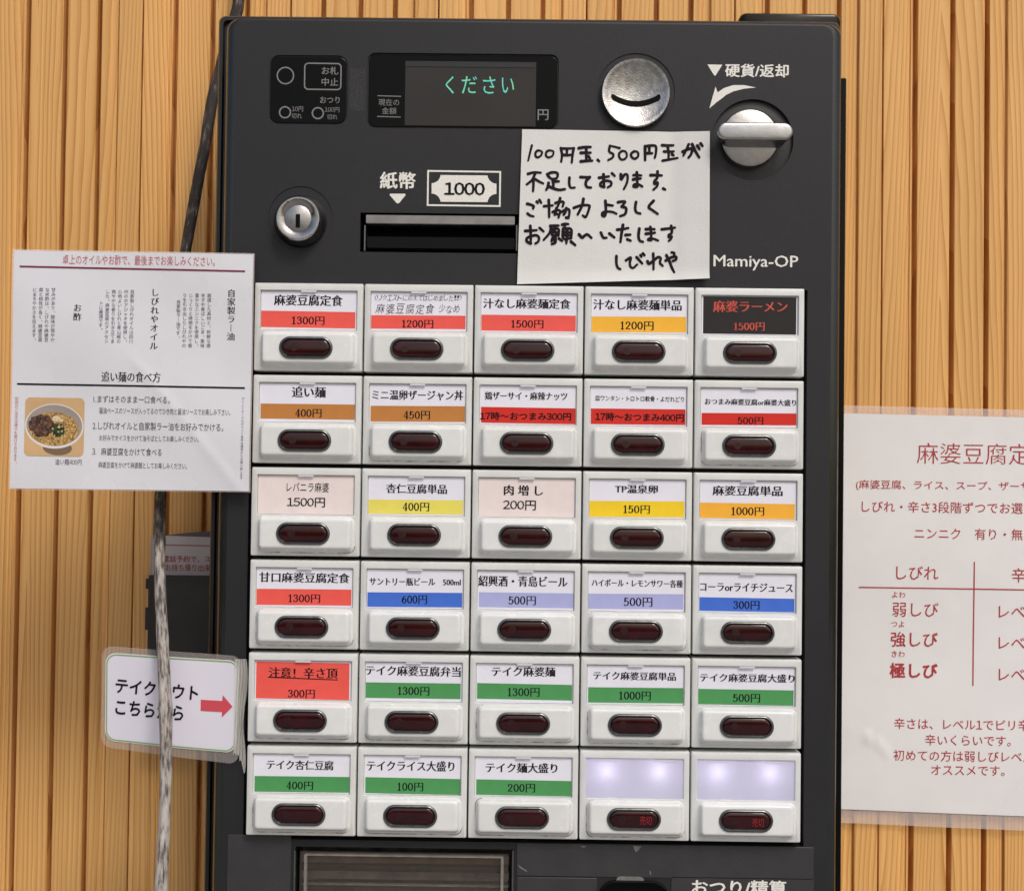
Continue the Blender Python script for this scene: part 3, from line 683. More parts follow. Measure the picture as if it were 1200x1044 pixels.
# ------------------------------------------------------------------ menu buttons
GX, GZ, GW, GH = -0.15906999, 0.11586643, 0.32196175, 0.32083183
FY = -.006                                     # front of the button housings
CW, RH = GW/5, (GH+.0024)/6
U = CW/129.0                                   # one photo pixel at that plane
HW, HH = CW-.0009, RH-.0024
def loopz(dx0, dx1, dz0, dz1, r, y, n=5):
    """box given in photo pixels from the top left of the unit, as a loop centred on the unit"""
    return rr(-HW/2+(dx0+dx1)/2*U, HH/2-(dz0+dz1)/2*U, (dx1-dx0)*U, (dz1-dz0)*U, r*U, y-FY, n)
WPX, HPX = HW/U, HH/U
hz = MB().loft([loopz(0, WPX, 0, HPX, 1.5, .0117), loopz(0, WPX, 0, HPX, 1.5, -.0048), loopz(.6, WPX-.6, .6, HPX-.6, 1.3, -.0057), loopz(1.8, WPX-1.8, 1.8, HPX-1.8, 1.2, FY),
   loopz(6.2, WPX-6.4, 8.2, 55.6, 1.2, FY), loopz(6.8, WPX-7.0, 8.8, 55.0, .8, FY+.0004), loopz(7.0, WPX-7.2, 9.0, 54.8, .6, FY+.0020)], True)
house_me = make_mesh('housing', hz.V, hz.F, white_pl, True, angle=.5)
pz = MB().loft([loopz(8.0, WPX-5.5, 56.8, HPX-4.0, 8, FY+.0001, 6), loopz(8.6, WPX-6.2, 57.2, HPX-4.6, 7, FY-.0005, 6), loopz(9.6, WPX-7.6, 57.6, HPX-6.2, 5, FY-.0007, 6), loopz(10.3, WPX-8.4, 58.0, HPX-7.2, 4.5, FY-.0012, 6),
   loopz(11.0, WPX-9.4, 58.6, HPX-8.4, 4, FY-.0033, 6), loopz(11.9, WPX-10.6, 59.7, HPX-9.6, 3.6, FY-.0044, 6), loopz(13.2, WPX-12.2, 61.2, HPX-11.2, 3, FY-.0047, 6), loopz(15, WPX-14, 63, HPX-13, 2.5, FY-.0047, 6)], True)
plate_me = make_mesh('button_plate', pz.V, pz.F, plate_pl, True, angle=.9)
PY = FY-.0047
rx0, rx1, rz0, rz1 = 31.2, 93.8, 63.6, 89.6
bz = MB().loft([loopz(rx0, rx1, rz0, rz1, 13, PY+.0003, 9), loopz(rx0, rx1, rz0, rz1, 13, PY-.0004, 9), loopz(rx0+.9, rx1-.9, rz0+.9, rz1-.9, 12, PY-.0011, 9), loopz(rx0+2.0, rx1-2.0, rz0+2.0, rz1-2.0, 11, PY-.0012, 9), loopz(rx0+3.2, rx1-3.2, rz0+3.2, rz1-3.2, 10, PY-.0006, 9), loopz(rx0+3.6, rx1-3.6, rz0+3.6, rz1-3.6, 10, PY+.0002, 9)], False)
ring_me = make_mesh('lens_ring', bz.V, bz.F, bezel, True, angle=.9)
L = []
for i in range(6):
    a = math.radians(i*15); ins = 3.4+5.2*(1-math.cos(a)); L.append(loopz(rx0+ins, rx1-ins, rz0+ins, rz1-ins, 10, PY+.0001-.0009*math.sin(a), 9))
lz = MB().loft(L, True)
lens_me = make_mesh('lens', lz.V, lz.F, lens, True, angle=1.2)
# faint round lamp behind the left of each lens
sp = MB().loft([[v+Vector((0, 0, 0)) for v in loopz(rx0+13, rx0+22, rz0+8.6, rz0+17.4, 4.4, PY-.00085, 5)], loopz(rx0+13.5, rx0+21.5, rz0+9, rz0+17, 4, PY-.00087, 5)], True)
spot_me = make_mesh('lamp_dot', sp.V, sp.F, lens_spot)
CY = FY+.0016
def cardme(x0, x1, y0, y1, y, mt, nm):
    c = MB().loft([loopz(x0, x1, y0, y1, .3, y+.0002, 1), loopz(x0, x1, y0, y1, .3, y, 1)], True); return make_mesh(nm, c.V, c.F, mt)
CARD = {m_.name: cardme(7.6, WPX-7.8, 9.6, 54.4, CY, m_, 'price_card') for m_ in (paper_card, paper_pink)}
tab_me = cardme(0.43*WPX, 0.57*WPX, 8.7, 10.6, FY-.0001, mat('clear_clip', (.70, .69, .78), .15, coat=.5), 'card_clip')
clip2 = cardme(0.30*WPX, 0.42*WPX, 54.2, 55.2, FY+.0001, mat('clear_clip_low', (.66, .65, .72), .15, coat=.5), 'card_clip')
strips = {}
TXT = {   # row, col: name, box; price, box; strip colour, strip top and bottom (photo pixels)
(0,0): (('麻婆豆腐定食', 321, 402, 345.7, 358.4), ('1300円', 342, 380.5, 371, 380.8), 'red', 364.8, 384, 'red'),
(0,1): (None, ('1200円', 471, 508, 375, 384.6), 'red', 369.6, 385.3, 'red'),
(0,2): (('汁なし麻婆麺定食', 566, 669, 350.2, 361.8), ('1500円', 599, 637, 375.2, 384.8), 'red', 369.3, 387.8, 'red'),
(0,3): (('汁なし麻婆麺単品', 695, 799, 351.3, 363.5), ('1200円', 727, 766, 376.8, 387), 'orange', 371, 389.3, 'orange'),
(0,4): (('麻婆ラーメン', 835.5, 923, 352.6, 366), ('1500円', 860, 896, 378, 387.6), 'black', 0, 0, 'black'),
(1,0): (('追い麺', 342, 382, 453.2, 465.8), ('400円', 346, 377, 479.3, 489.2), 'tan', 473.3, 491, 'brown-orange'),
(1,1): (('ミニ温卵ザージャン丼', 436, 543, 457.3, 468.8), ('450円', 473, 504, 481.5, 491.5), 'tan', 475.6, 494, 'brown-orange'),
(1,2): (('鶏ザーサイ・麻辣ナッツ', 568, 665, 459.3, 468.8), ('17時〜おつまみ300円', 562.5, 669.5, 483, 492.6), 'deepred', 477.5, 496, 'dark red'),
(1,3): (('皿ワンタン・トロトロ軟骨・よだれどり', 697.5, 801.5, 464, 470.5), ('17時〜おつまみ400円', 697.5, 801.5, 484, 493.8), 'deepred', 479, 497.3, 'dark red'),
(1,4): (('おつまみ麻婆豆腐or麻婆大盛り', 826, 933, 467.6, 475), ('500円', 864.5, 894.5, 488.7, 497.6), 'deepred', 484, 498, 'dark red'),
(2,0): (('レバニラ麻婆', 336, 385.5, 565.3, 576.5), ('1500円', 336.5, 381, 583, 594.2), None, 0, 0, 'plain pinkish'),
(2,1): (('杏仁豆腐単品', 452.5, 524, 567.2, 578.2), ('400円', 472, 503, 588.8, 599), 'yellow', 585.6, 602.2, 'yellow'),
(2,2): (('肉 増 し', 590.5, 636.5, 568.5, 580.5), ('200円', 589.5, 628, 586.2, 597.7), None, 0, 0, 'plain pinkish'),
(2,3): (('TP温泉卵', 720.5, 771, 568, 578), ('150円', 730.5, 761.5, 592, 601.8), 'gold', 587, 605.6, 'bright yellow'),
(2,4): (('麻婆豆腐単品', 835, 917, 569.3, 580.8), ('1000円', 857, 895.5, 594.2, 604.2), 'amber', 589.6, 607.5, 'amber'),
(3,0): (('甘口麻婆豆腐定食', 303.8, 410, 670.8, 682.5), ('1300円', 338, 375.3, 696.3, 706), 'red', 690, 708.8, 'red'),
(3,1): (('サントリー瓶ビール　500ml', 433, 540, 677, 686), ('600円', 471, 500.5, 697.3, 707.6), 'blue', 694, 711, 'blue'),
(3,2): (('紹興酒・青島ビール', 560.5, 665, 674.8, 687.2), ('500円', 596, 628, 698.3, 708.8), 'lavender', 694.3, 711.6, 'lavender'),
(3,3): (('ハイボール・レモンサワー各種', 693.5, 800, 678.8, 687.6), ('500円', 731, 764.5, 700, 710.6), 'lavender', 695.6, 713.3, 'lavender'),
(3,4): (('コーラorライチジュース', 820.5, 929, 683, 693), ('300円', 859.5, 890, 704, 714), 'blue', 700.3, 716.2, 'blue'),
(4,0): (('注意！辛さ頂', 315, 396, 782, 794.5), ('300円', 337.5, 369, 807.8, 817.6), 'red', 0, 0, 'wholly red'),
(4,1): (('テイク麻婆豆腐弁当', 428.5, 540, 780.2, 791.8), ('1300円', 466.3, 503.2, 804.5, 814.6), 'green', 799.8, 818, 'green'),
(4,2): (('テイク麻婆麺', 576.3, 650.8, 781, 792.2), ('1300円', 595, 632.3, 805.8, 816), 'green', 801, 819.3, 'green'),
(4,3): (('テイク麻婆豆腐単品', 695.5, 792, 787, 796.6), ('1000円', 725.5, 762.6, 810, 820), 'green', 805.3, 823.2, 'green'),
(4,4): (('テイク麻婆豆腐大盛り', 820.5, 931, 789.3, 799), ('500円', 859, 890.6, 812.8, 822.8), 'green', 807.6, 825.6, 'green'),
(5,0): (('テイク杏仁豆腐', 312.5, 391, 890.5, 901.5), ('400円', 335.8, 367, 915.3, 924.9), 'green', 909.3, 927.6, 'green'),
(5,1): (('テイクライス大盛り', 430, 532.6, 891.2, 903), ('100円', 465.8, 496, 916.7, 926.6), 'green', 911.2, 929.8, 'green'),
(5,2): (('テイク麺大盛り', 569.3, 653.2, 893.6, 905), ('200円', 595.2, 627, 918, 928), 'green', 913.6, 931.6, 'green'),
}
NAMES = {(0,1): 'handwritten card'}
grimed = white_pl
grime_r = random.Random(11)
def grimemat():
    m = mat('edge_grime', (.30, .25, .19), .7); N = m.node_tree.nodes; L = m.node_tree.links
    g = N.new('ShaderNodeNewGeometry'); n = N.new('ShaderNodeTexNoise'); n.inputs['Scale'].default_value = 160; n.inputs['Detail'].default_value = 5; L.new(g.outputs['Position'], n.inputs['Vector'])
    q = N.new('ShaderNodeMapRange'); q.inputs[1].default_value = .42; q.inputs[2].default_value = .66; q.inputs[4].default_value = .75; L.new(n.outputs[0], q.inputs[0]); L.new(q.outputs[0], N['Principled BSDF'].inputs['Alpha']); return m
gm_ = grimemat(); grime_me = []
for (i0, i1) in ((14, 27), (7, 27), (12, 22)):
    A_ = loopz(7.4, WPX-4.9, 56.2, HPX-3.4, 8.6, FY-.00012, 6); B_ = loopz(8.6, WPX-6.1, 57.3, HPX-4.6, 7.6, FY-.00062, 6); V_ = []; F_ = []
    for k_, i in enumerate(range(i0, i1+1)): V_ += [A_[i], B_[i]]; F_ += [(2*k_-2, 2*k_, 2*k_+1, 2*k_-1)] if k_ else []
    grime_me.append(make_mesh('grime_line', V_, F_, gm_))
for r in range(6):
    for c in range(5):
        ux = GX+(c+.5)*CW; uz = GZ-(r*RH)-HH/2
        loc = Vector((ux, FY, uz))
        t = TXT.get((r, c))
        if t: lab = 'menu button with a %s price strip reading %s%s' % (t[5], t[1][0], ', its dish name handwritten' if (r, c) == (0, 1) else (' under the name '+t[0][0].replace('サントリー', '')))
        else: lab = 'menu button with a blank glowing card window, %s of the two' % ('left' if c == 3 else 'right')
        if t and t[5].startswith(('plain', 'wholly', 'black')): lab = lab.replace('price strip', 'card')
        u = bpy.data.objects.new('menu_button', None); u.empty_display_size = .005; link(u, loc, machine); u['label'] = lab
        place('housing', house_me, loc, u); place('button_plate', plate_me, loc, u); place('lens_ring', ring_me, loc, u)
        ln = place('lens', lens_me, loc, u); place('lamp_dot', spot_me, loc, u)
        if grime_r.random() < (.1, .25, .5, .6, .6, .8)[r]: place('grime_line', grime_me[grime_r.randrange(3)], loc, u, 'brown grime caught round the foot of the button')
        if t is None: continue
        if r > 0 or c < 4: place('card_clip', tab_me, loc, u)
        place('card_clip', clip2, loc, u)
        m_ = paper_pink if t[2] is None else paper_card
        place('price_card', CARD[m_.name], loc, u)
        (nm, pr_, sc_, s0, s1, _) = t
        a, b = loc.x-HW/2, loc.x+HW/2; zt_ = loc.z+HH/2
        if sc_:
            if s0 == 0: x0, x1, zz1, zz0 = a+9.5*U, b-9*U, zt_-(11 if sc_ == 'red' else 10)*U, zt_-53.6*U
            else: x0, x1, zz1, zz0 = a+8.4*U, b-8.4*U, at((a+b)/2/U+600, s0, CY).z, at(600, s1, CY).z; 
            if s0:
                pc = 600+(loc.x/((CAMD+CY)/FPX)); zz1, zz0 = at(pc, s0, CY).z, max(at(pc, s1, CY).z, zt_-53.9*U)
            dx = random.uniform(-.8, .8)*U; sk = random.uniform(-.4, .4)*U
            obj('price_strip', [(x0+dx, CY-.0001, zz0+sk), (x1+dx, CY-.0001, zz0-sk), (x1+dx, CY-.0001, zz1-sk), (x0+dx, CY-.0001, zz1+sk)], [(0, 1, 2, 3)], STR[sc_], u)
        ink = dark_ink
        P = Print(CY, 0, None, .0002)
        tl_ = random.uniform(-.006, .006)
        if nm:
            st = 'serifbold'
            if (r, c) in ((1, 3),): st = 'semibold'
            if (r, c) == (0, 4): st = 'serifbold'
            if (r, c) in ((0,0),(0,2),(1,0),(3,0)): st = 'serifbold'
            if (r, c) == (2, 0): st = 'plain'
            P.text(nm[0], nm[1], nm[2], nm[3], nm[4], st, dtilt=tl_)
            if (r, c) == (4, 0): P.line(314, 793.2, 396, 796.4, 1.1)
        else:
            Q = Print(CY, 0, None, .0002)
            x = 439.
            for ch in '〈リクエストに応えてはじめました!!〉':
                g_ = 3.2 if ch in '!〈〉' else 6.0; h_ = random.uniform(5.6, 7.0); yy = 349.2+random.uniform(-.5, .6)
                Q.text(ch, x, x+g_*.86, yy-h_/2, yy+h_/2, 'thin', shear=.12, dtilt=random.uniform(-.12, .12)); x += g_
            x = 441.
            for ch in '麻婆豆腐定食 少なめ':
                if ch == ' ': x += 4; continue
                g_ = 11.6 if ch in '麻婆豆腐定食' else (8.6 if ch == '少' else 8.4); h_ = 11.5 if g_ > 9 else 9.5; yy = 362.2+random.uniform(-.6, .6)+(-1 if ch == '少' else 0)
                Q.text(ch, x, x+g_*.84, yy-h_/2, yy+h_/2, 'thin', shear=.15, dtilt=random.uniform(-.1, .1)); x += g_
            Q.obj('lettering', pencil, u, label='thin handwritten dish name')
        st = 'price'
        if (r, c) in ((1, 2), (1, 3)): st = 'bold'
        if (r, c) in ((2, 0), (2, 2)): st = 'semibold'
        P.text(pr_[0], pr_[1], pr_[2], pr_[3], pr_[4], st, dtilt=tl_)
        P.obj('lettering', label_red if (r, c) == (0, 4) else dark_ink, u)
# the two blank units are lit from behind by two small lamps each
diff = bpy.data.materials.new('milky_diffuser'); diff.use_nodes = True; N = diff.node_tree.nodes; Lk = diff.node_tree.links
N.remove(N['Principled BSDF']); d1 = N.new('ShaderNodeBsdfDiffuse'); d1.inputs[0].default_value = (.66, .65, .78, 1); d2 = N.new('ShaderNodeBsdfTranslucent'); d2.inputs[0].default_value = (.80, .76, .95, 1)
mx = N.new('ShaderNodeMixShader'); mx.inputs[0].default_value = .45; Lk.new(d1.outputs[0], mx.inputs[1]); Lk.new(d2.outputs[0], mx.inputs[2])
gl = N.new('ShaderNodeBsdfGlossy'); gl.inputs['Roughness'].default_value = .15; mx2 = N.new('ShaderNodeMixShader'); mx2.inputs[0].default_value = .04; Lk.new(mx.outputs[0], mx2.inputs[1]); Lk.new(gl.outputs[0], mx2.inputs[2]); Lk.new(mx2.outputs[0], N['Material Output'].inputs[0])
DY = FY+.0012
hz2 = MB().loft([loopz(0, WPX, 0, HPX, 1.5, .0117), loopz(0, WPX, 0, HPX, 1.5, -.0048), loopz(.6, WPX-.6, .6, HPX-.6, 1.3, -.0057), loopz(1.8, WPX-1.8, 1.8, HPX-1.8, 1.2, FY),
   loopz(6.2, WPX-6.4, 8.2, 55.6, 1.2, FY), loopz(6.8, WPX-7.0, 8.8, 55.0, .8, FY+.0004), loopz(7.0, WPX-7.2, 9.0, 54.8, .6, FY+.0165)], True)
house_open = make_mesh('housing', hz2.V, hz2.F, white_pl, True, angle=.5)
# the bay floor is cut away behind them by the housing's own back, which sits deeper
dif_me = cardme(7.05, WPX-7.25, 9.05, 54.75, DY, diff, 'diffuser'); 
tabA = cardme(19, 44, 9.2, 12.2, DY-.0004, mat('clear_tab', (.72, .70, .80), .15, coat=.5), 'window_tab')
tabB = cardme(86, 111, 9.2, 12.2, DY-.0004, bpy.data.materials['clear_tab'], 'window_tab')
tabC = cardme(33, 44, 53.6, 55, DY-.0004, bpy.data.materials['clear_tab'], 'window_tab')
for u in [o for o in machine.children if o.name.startswith('menu_button') and 'blank' in o['label']]:
    loc = WORLDPOS[u.name]
    for ch in u.children:
        if ch.name.startswith('housing'): ch.data = house_open
    place('diffuser', dif_me, loc, u, 'blank milky card window lit from behind by two lamps')
    for t_ in (tabA, tabB, tabC): place('window_tab', t_, loc, u)
    for fx in (31, 92):
        ld = bpy.data.lights.new('card_lamp', 'POINT'); ld.energy = .0025; ld.shadow_soft_size = .0020; ld.color = (.93, .90, 1)
        lo = bpy.data.objects.new('card_lamp', ld); link(lo, (loc.x-HW/2+fx*U, DY+.0064, loc.z+HH/2-24*U), u)
    P = Print(PY-.0009, 0, None, .0001); xc = 757 if 'left' in u['label'] else 888.5; yc = 961 if 'left' in u['label'] else 963.5
    P.text('売切', xc-7, xc+6.5, yc-5, yc+5, 'plain').obj('lettering', led_red, u, label='dim red lit characters inside the lens')

# ------------------------------------------------------------------ papers
def sheet(name, corners, Y, mt, parent, warp=None, r=0.0, th=.0003, nx=36, ny=36, label=None, yoff=0.0):
    """a thin sheet through four photo corners (tl, tr, br, bl) on the plane Y, bent by warp(x, z)"""
    C = [at(x, y, Y) for x, y in corners]; W = (C[1]-C[0]).length; H = (C[3]-C[0]).length
    def pos(u, v):
        if r:                                   # pull the corners round
            x, z = u*W, v*H
            for (cx, cz, sx, sz) in ((r, r, -1, -1), (W-r, r, 1, -1), (r, H-r, -1, 1), (W-r, H-r, 1, 1)):
                if (x-cx)*sx > 0 and (z-cz)*sz > 0:
                    dx, dz = abs(x-cx), abs(z-cz); m_ = max(dx, dz); d = math.hypot(dx, dz)
                    if d > 1e-9: x = cx+(x-cx)*m_/d; z = cz+(z-cz)*m_/d
            u, v = x/W, z/H
        p = C[0]*(1-u)*(1-v)+C[1]*u*(1-v)+C[2]*u*v+C[3]*(1-u)*v
        return Vector((p.x, (warp(p.x, p.z) if warp else Y)+yoff, p.z))
    us = sorted(set([i/nx for i in range(nx+1)]+([r/W*t/4 for t in range(1, 5)]+[1-r/W*t/4 for t in range(1, 5)] if r else [])))
    vs = sorted(set([i/ny for i in range(ny+1)]+([r/H*t/4 for t in range(1, 5)]+[1-r/H*t/4 for t in range(1, 5)] if r else [])))
    V = []; F = []; a, b = len(us), len(vs)
    for v in vs: V += [pos(u, v) for u in us]
    n = len(V); V += [p+Vector((0, th, 0)) for p in V[:n]]
    for j in range(b-1):
        for i in range(a-1):
            q = j*a+i; F.append((q, q+a, q+a+1, q+1)); F.append((n+q, n+q+1, n+q+a+1, n+q+a))
    edge = [i for i in range(a)]+[j*a+a-1 for j in range(1, b)]+[(b-1)*a+i for i in range(a-2, -1, -1)]+[j*a for j in range(b-2, 0, -1)]
    for i in range(len(edge)):
        p, q = edge[i], edge[(i+1) % len(edge)]; F.append((p, q, n+q, n+p))
    return obj(name, V, F, mt, parent, smooth=True, label=label, angle=1.0)

# handwritten note
NY = -.0015
nc = [(612, 152), (831, 155.5), (830.5, 327.5), (606, 333.5)]
nL, nR = at(610, 240, NY).x, at(831, 240, NY).x; nT, nB = at(720, 153, NY).z, at(720, 331, NY).z
def nwarp(x, z):
    u = (x-nL)/(nR-nL); v = (nT-z)/(nT-nB)
    return NY-.0004-.0030*max(0, (u-.72)/.28)**1.6+.0009*math.exp(-((u-.80)/.05)**2)-.0025*max(0, v-.93)/.07*(.35+u*.65)-.0010*math.exp(-((u-.1)**2+(v-.55)**2)/.08)-.0006*math.sin(u*7+v*3)*.3
note = thing('handwritten_note', at(720, 333, NY), 'square white paper note with black marker handwriting taped above the menu buttons', 'note')
sheet('paper', nc, NY, paper_note, note, nwarp, th=.0002, nx=60, ny=30)
P = Print(NY, 0, nwarp, .00025)
A = [[(145,120),(120,220),(98,315)], [(235,185),(200,200),(190,245),(215,275),(260,250),(275,205),(235,185)], [(375,185),(335,200),(325,250),(360,275),(410,250),(420,200),(375,185)]]
P.strokes(A, 610, 160, 10.909, 2.9)
A = [[(515,155),(530,240),(520,330)], [(515,160),(600,160),(680,157)], [(680,157),(665,240),(655,340)], [(595,165),(590,235)], [(535,240),(600,245),(640,240)],
 [(745,155),(820,142),(895,140)], [(840,150),(840,235),(840,320)], [(770,215),(830,214),(895,213)], [(770,325),(840,318),(915,315)], [(870,260),(888,288)], [(987,305),(1005,322)],
 [(95,485),(170,467),(258,470)], [(190,475),(150,560),(80,620)], [(165,560),(165,640),(160,708)], [(185,552),(240,585),(290,608)],
 [(342,490),(400,467),(470,475),(462,540),(395,550)], [(342,490),(360,520),(392,548)], [(412,555),(418,610),(420,660)], [(425,585),(490,580)], [(358,602),(352,650),(328,690)], [(350,640),(420,670),(490,690),(568,680)],
 [(625,532),(622,610),(640,660),(692,660)], [(767,525),(830,527),(885,525)], [(885,525),(840,575),(835,630),(860,655),(900,658)],
 [(1005,532),(1060,525),(1128,515)], [(1060,490),(1062,570),(1070,650)], [(1068,650),(1025,635),(1025,600),(1080,572),(1150,580),(1158,625),(1115,655)]]
P.strokes(A, 610, 160, 10.909, 3.5)
A = [[(195,130),(140,115),(90,105)], [(90,105),(82,165),(125,195),(118,232),(70,260)], [(225,160),(190,190),(195,235),(230,255),(270,225),(265,175),(225,160)], [(355,165),(320,190),(325,225),(360,245),(395,215),(390,175),(355,165)]]
P.strokes(A, 705, 160, 9.23, 3.0)
A = [[(470,110),(470,190),(470,260)], [(470,112),(530,102),(585,110),(587,180),(575,235)], [(515,125),(518,180)], [(480,185),(545,185)],
 [(655,98),(720,100),(775,98)], [(715,105),(725,180),(725,250)], [(675,165),(730,166),(780,165)], [(660,265),(740,250),(820,237)], [(762,195),(778,207)],
 [(875,172),(930,148),(975,145),(965,200),(937,238)], [(937,95),(915,150),(882,213)], [(975,95),(1010,170),(1050,240)], [(1030,112),(1052,150)], [(1065,90),(1085,118)],
 [(112,402),(142,430)], [(208,412),(205,465)], [(215,468),(250,415),(280,425),(275,500),(240,573)],
 [(345,422),(385,420),(430,425)], [(342,468),(380,462),(422,458)], [(380,392),(385,480),(385,545)], [(385,545),(348,545),(355,522),(400,522),(440,545)],
 [(530,422),(590,422),(650,425)], [(605,382),(600,450),(570,490),(575,518),(605,500),(600,540),(560,580)], [(668,567),(688,577)]]
P.strokes(A, 705, 160, 9.23, 3.5)
A = [[(140,160),(180,170),(222,190),(215,220)], [(145,285),(180,310),(220,320)], [(262,132),(275,150)], [(297,112),(318,148)],
 [(355,190),(410,186),(465,180)], [(415,112),(420,220),(420,330)], [(500,150),(560,132),(605,140),(592,195)], [(560,88),(545,150),(525,205)], [(465,265),(510,245),(560,250),(540,335)], [(515,215),(500,270),(490,300)], [(500,285),(545,300)],
 [(585,260),(650,225),(680,250),(668,340)], [(640,215),(625,270),(605,300)], [(640,335),(668,338)],
 [(735,210),(830,178),(928,178),(930,220),(888,325),(850,305)], [(858,95),(840,180),(785,295)],
 [(115,505),(190,502),(260,495)], [(180,442),(185,560),(185,660)], [(185,665),(138,640),(135,600),(185,572),(255,560),(290,590),(280,640),(245,665)], [(298,467),(350,512)],
 [(435,442),(490,438),(540,437)], [(445,445),(425,530),(350,620)], [(462,482),(540,482),(542,560)], [(462,482),(462,560),(542,560)], [(500,445),(490,480)], [(462,522),(540,522)], [(500,575),(500,650),(455,672)], [(462,600),(450,635)], [(545,600),(585,632)], [(480,500),(520,545)], [(480,590),(490,640)],
 [(587,425),(625,415),(665,417)], [(625,425),(612,472)], [(598,477),(700,482),(702,598)], [(598,477),(600,598),(702,598)], [(602,520),(698,522)], [(602,560),(698,560)], [(650,485),(650,595)], [(642,610),(640,660)], [(700,640),(755,685)],
 [(802,548),(842,588),(870,565),(910,548),(960,590)]]
P.strokes(A, 605, 225, 10.909, 3.5)
A = [[(150,112),(155,190),(155,260),(140,300),(112,290),(118,255),(180,243),(240,250),(285,270)], [(165,160),(240,170)], [(125,270),(150,285)],
 [(305,130),(350,122),(392,125),(350,180)], [(350,182),(400,200),(402,250),(380,282),(330,298)], [(525,127),(515,200),(530,252),(578,268)], [(740,112),(680,185),(730,230),(790,272)],
 [(95,502),(125,562),(165,563)], [(200,512),(260,560)], [(295,465),(360,458),(430,445)], [(365,407),(345,530),(335,615)], [(397,530),(455,526)], [(418,582),(460,600)],
 [(565,452),(555,540),(570,598),(610,613)], [(645,460),(700,458),(750,460)], [(645,515),(700,510),(755,502)], [(700,432),(710,520),(710,590)], [(710,592),(672,590),(690,572),(740,577),(795,598)],
 [(840,460),(920,450),(1000,440)], [(955,417),(962,500),(925,528),(930,558),(962,545),(950,580),(925,603)],
 [(285,787),(285,870),(300,925),(333,948)], [(402,840),(460,805),(450,860),(455,912),(490,932),(538,890)], [(532,802),(600,878)], [(580,778),(590,795)], [(608,758),(628,778)],
 [(735,757),(738,850),(738,950)], [(665,852),(682,882),(730,850),(790,802),(825,812),(818,870),(850,905)], [(888,842),(950,805),(1010,795),(1012,830),(972,848)], [(962,742),(992,752),(985,790)], [(897,777),(930,840),(960,920),(990,985)]]
P.strokes(A, 695, 225, 10.436, 3.5)
P.obj('handwriting', marker, note)

# laminated guide sheet at the left
LY = -.0085
lw0, lw1 = at(15, 430, LY).x, at(294, 430, LY).x; lt, lb = at(150, 295, LY).z, at(150, 574, LY).z
def lwarp(x, z):
    u = (x-lw0)/(lw1-lw0); v = (lt-z)/(lt-lb)
    crease = abs((u-.60)*.75-(v-.56)*.62)
    return LY-.0006*math.sin(u*3.1)*math.cos(v*2.2)-.0012*(1-u)-.00045*math.exp(-(crease/.022)**2)*(1 if v > .5 else math.exp(-((v-.5)/.05)**2))-.0004*math.sin(u*11+v*5)*v+.0005*math.sin(u*6-v*9)
guide = thing('laminated_sheet', at(154, 574, LY), 'laminated white eating guide with a noodle bowl photo beside the top menu rows', 'sign')
lc = [(17.5, 294), (297, 298.5), (291.5, 575.5), (12.5, 572)]
sheet('film', [(15.2, 292.2), (298.3, 297), (293.2, 577), (10.6, 573.6)], LY, film, guide, lwarp, th=.0002, yoff=.0004)
sheet('paper', lc, LY, paper_white, guide, lwarp, th=.0002, nx=70, ny=70)
tl_ = -math.radians(.17)
P = Print(LY, tl_, lwarp, .0002); P.text('卓上のオイルやお酢で、最後までお楽しみください。', 73.5, 253, 299.8, 311.5, 'plain', dtilt=0)
P.column('別皿のご注文は席でも受けております。', 20.3, 465, 4.4, 4.45, 'plain', .02); P.obj('lettering', pink_ink, guide, label='faded red heading and side note')
P = Print(LY, tl_, lwarp, .0002); P.line(24, 312.8, 287.5, 318.3, 2.1, 24); P.obj('rule', maroon, guide, label='maroon rule')
P = Print(LY, tl_, lwarp, .0002); P.line(20.5, 450, 287, 454.8, 2.1, 24); P.obj('rule', dark_ink, guide, label='black rule')
P = Print(LY, tl_, lwarp, .0002)
P.column('自家製ラー油', 271.5, 339, 10, 10.1, 'serif', .02).column('しびれやオイル', 182, 338, 10, 10.4, 'serif', .02).column('お酢', 91.8, 356, 10, 10.6, 'serif', .02)
P.text('追い麺の食べ方', 119.5, 189, 436, 448, 'serif'); P.obj('lettering', grey_text if False else dark_ink, guide, label='dark headings')
P = Print(LY, tl_, lwarp, .0002)
for i, t in enumerate(('厳選した具材と、新鮮な唐', '辛子や香ばしいごま、風味', '豊かなニンニクを使用し、', 'じっくりと時間をかけて香', 'りを引き出したしびれやの')): P.column(t, 245.5-i*7.15, 344, 5.2, 5.32, 'plain', .02)
P.column('自家製ラー油です。', 209.6, 351.5, 5.2, 5.2, 'plain', .02)
for i, t in enumerate(('自家製しびれオイルは四川', '州のホアジャオを使用し、', '心地よいしびれと青山椒の', '爽やかな香りを引き立てま', 'した。麻婆豆腐のアクセン')): P.column(t, 155.5-i*7.2, 339.6, 5.2, 5.28, 'plain', .02)
P.column('トに最適です。', 119.3, 353, 5.2, 5.2, 'plain', .02)
for i, t in enumerate(('甘みがあり、酸味が穏やか', 'な米酢は、しびれや麻婆豆', '腐と相性が良く、麻婆豆腐', 'にまろやかさを加えます。')): P.column(t, 63.8-i*7.3, 337.6, 5.2, 5.3, 'plain', .02)
P.text('醤油ベースのソースが入ってるのでひき肉と醤油ソースでお楽しみ下さい。', 116.5, 270.5, 478.6, 486, 'plain')
P.text('お好みでオイスをかけて油そばとしてお楽しみください。', 116.5, 233.5, 510.3, 517.4, 'plain')
P.text('麻婆豆腐をかけて麻婆麺としてお楽しみください。', 115.5, 219.5, 541.8, 549, 'plain')
P.text('追い麺400円', 65.5, 96.5, 538, 544.8, 'plain')
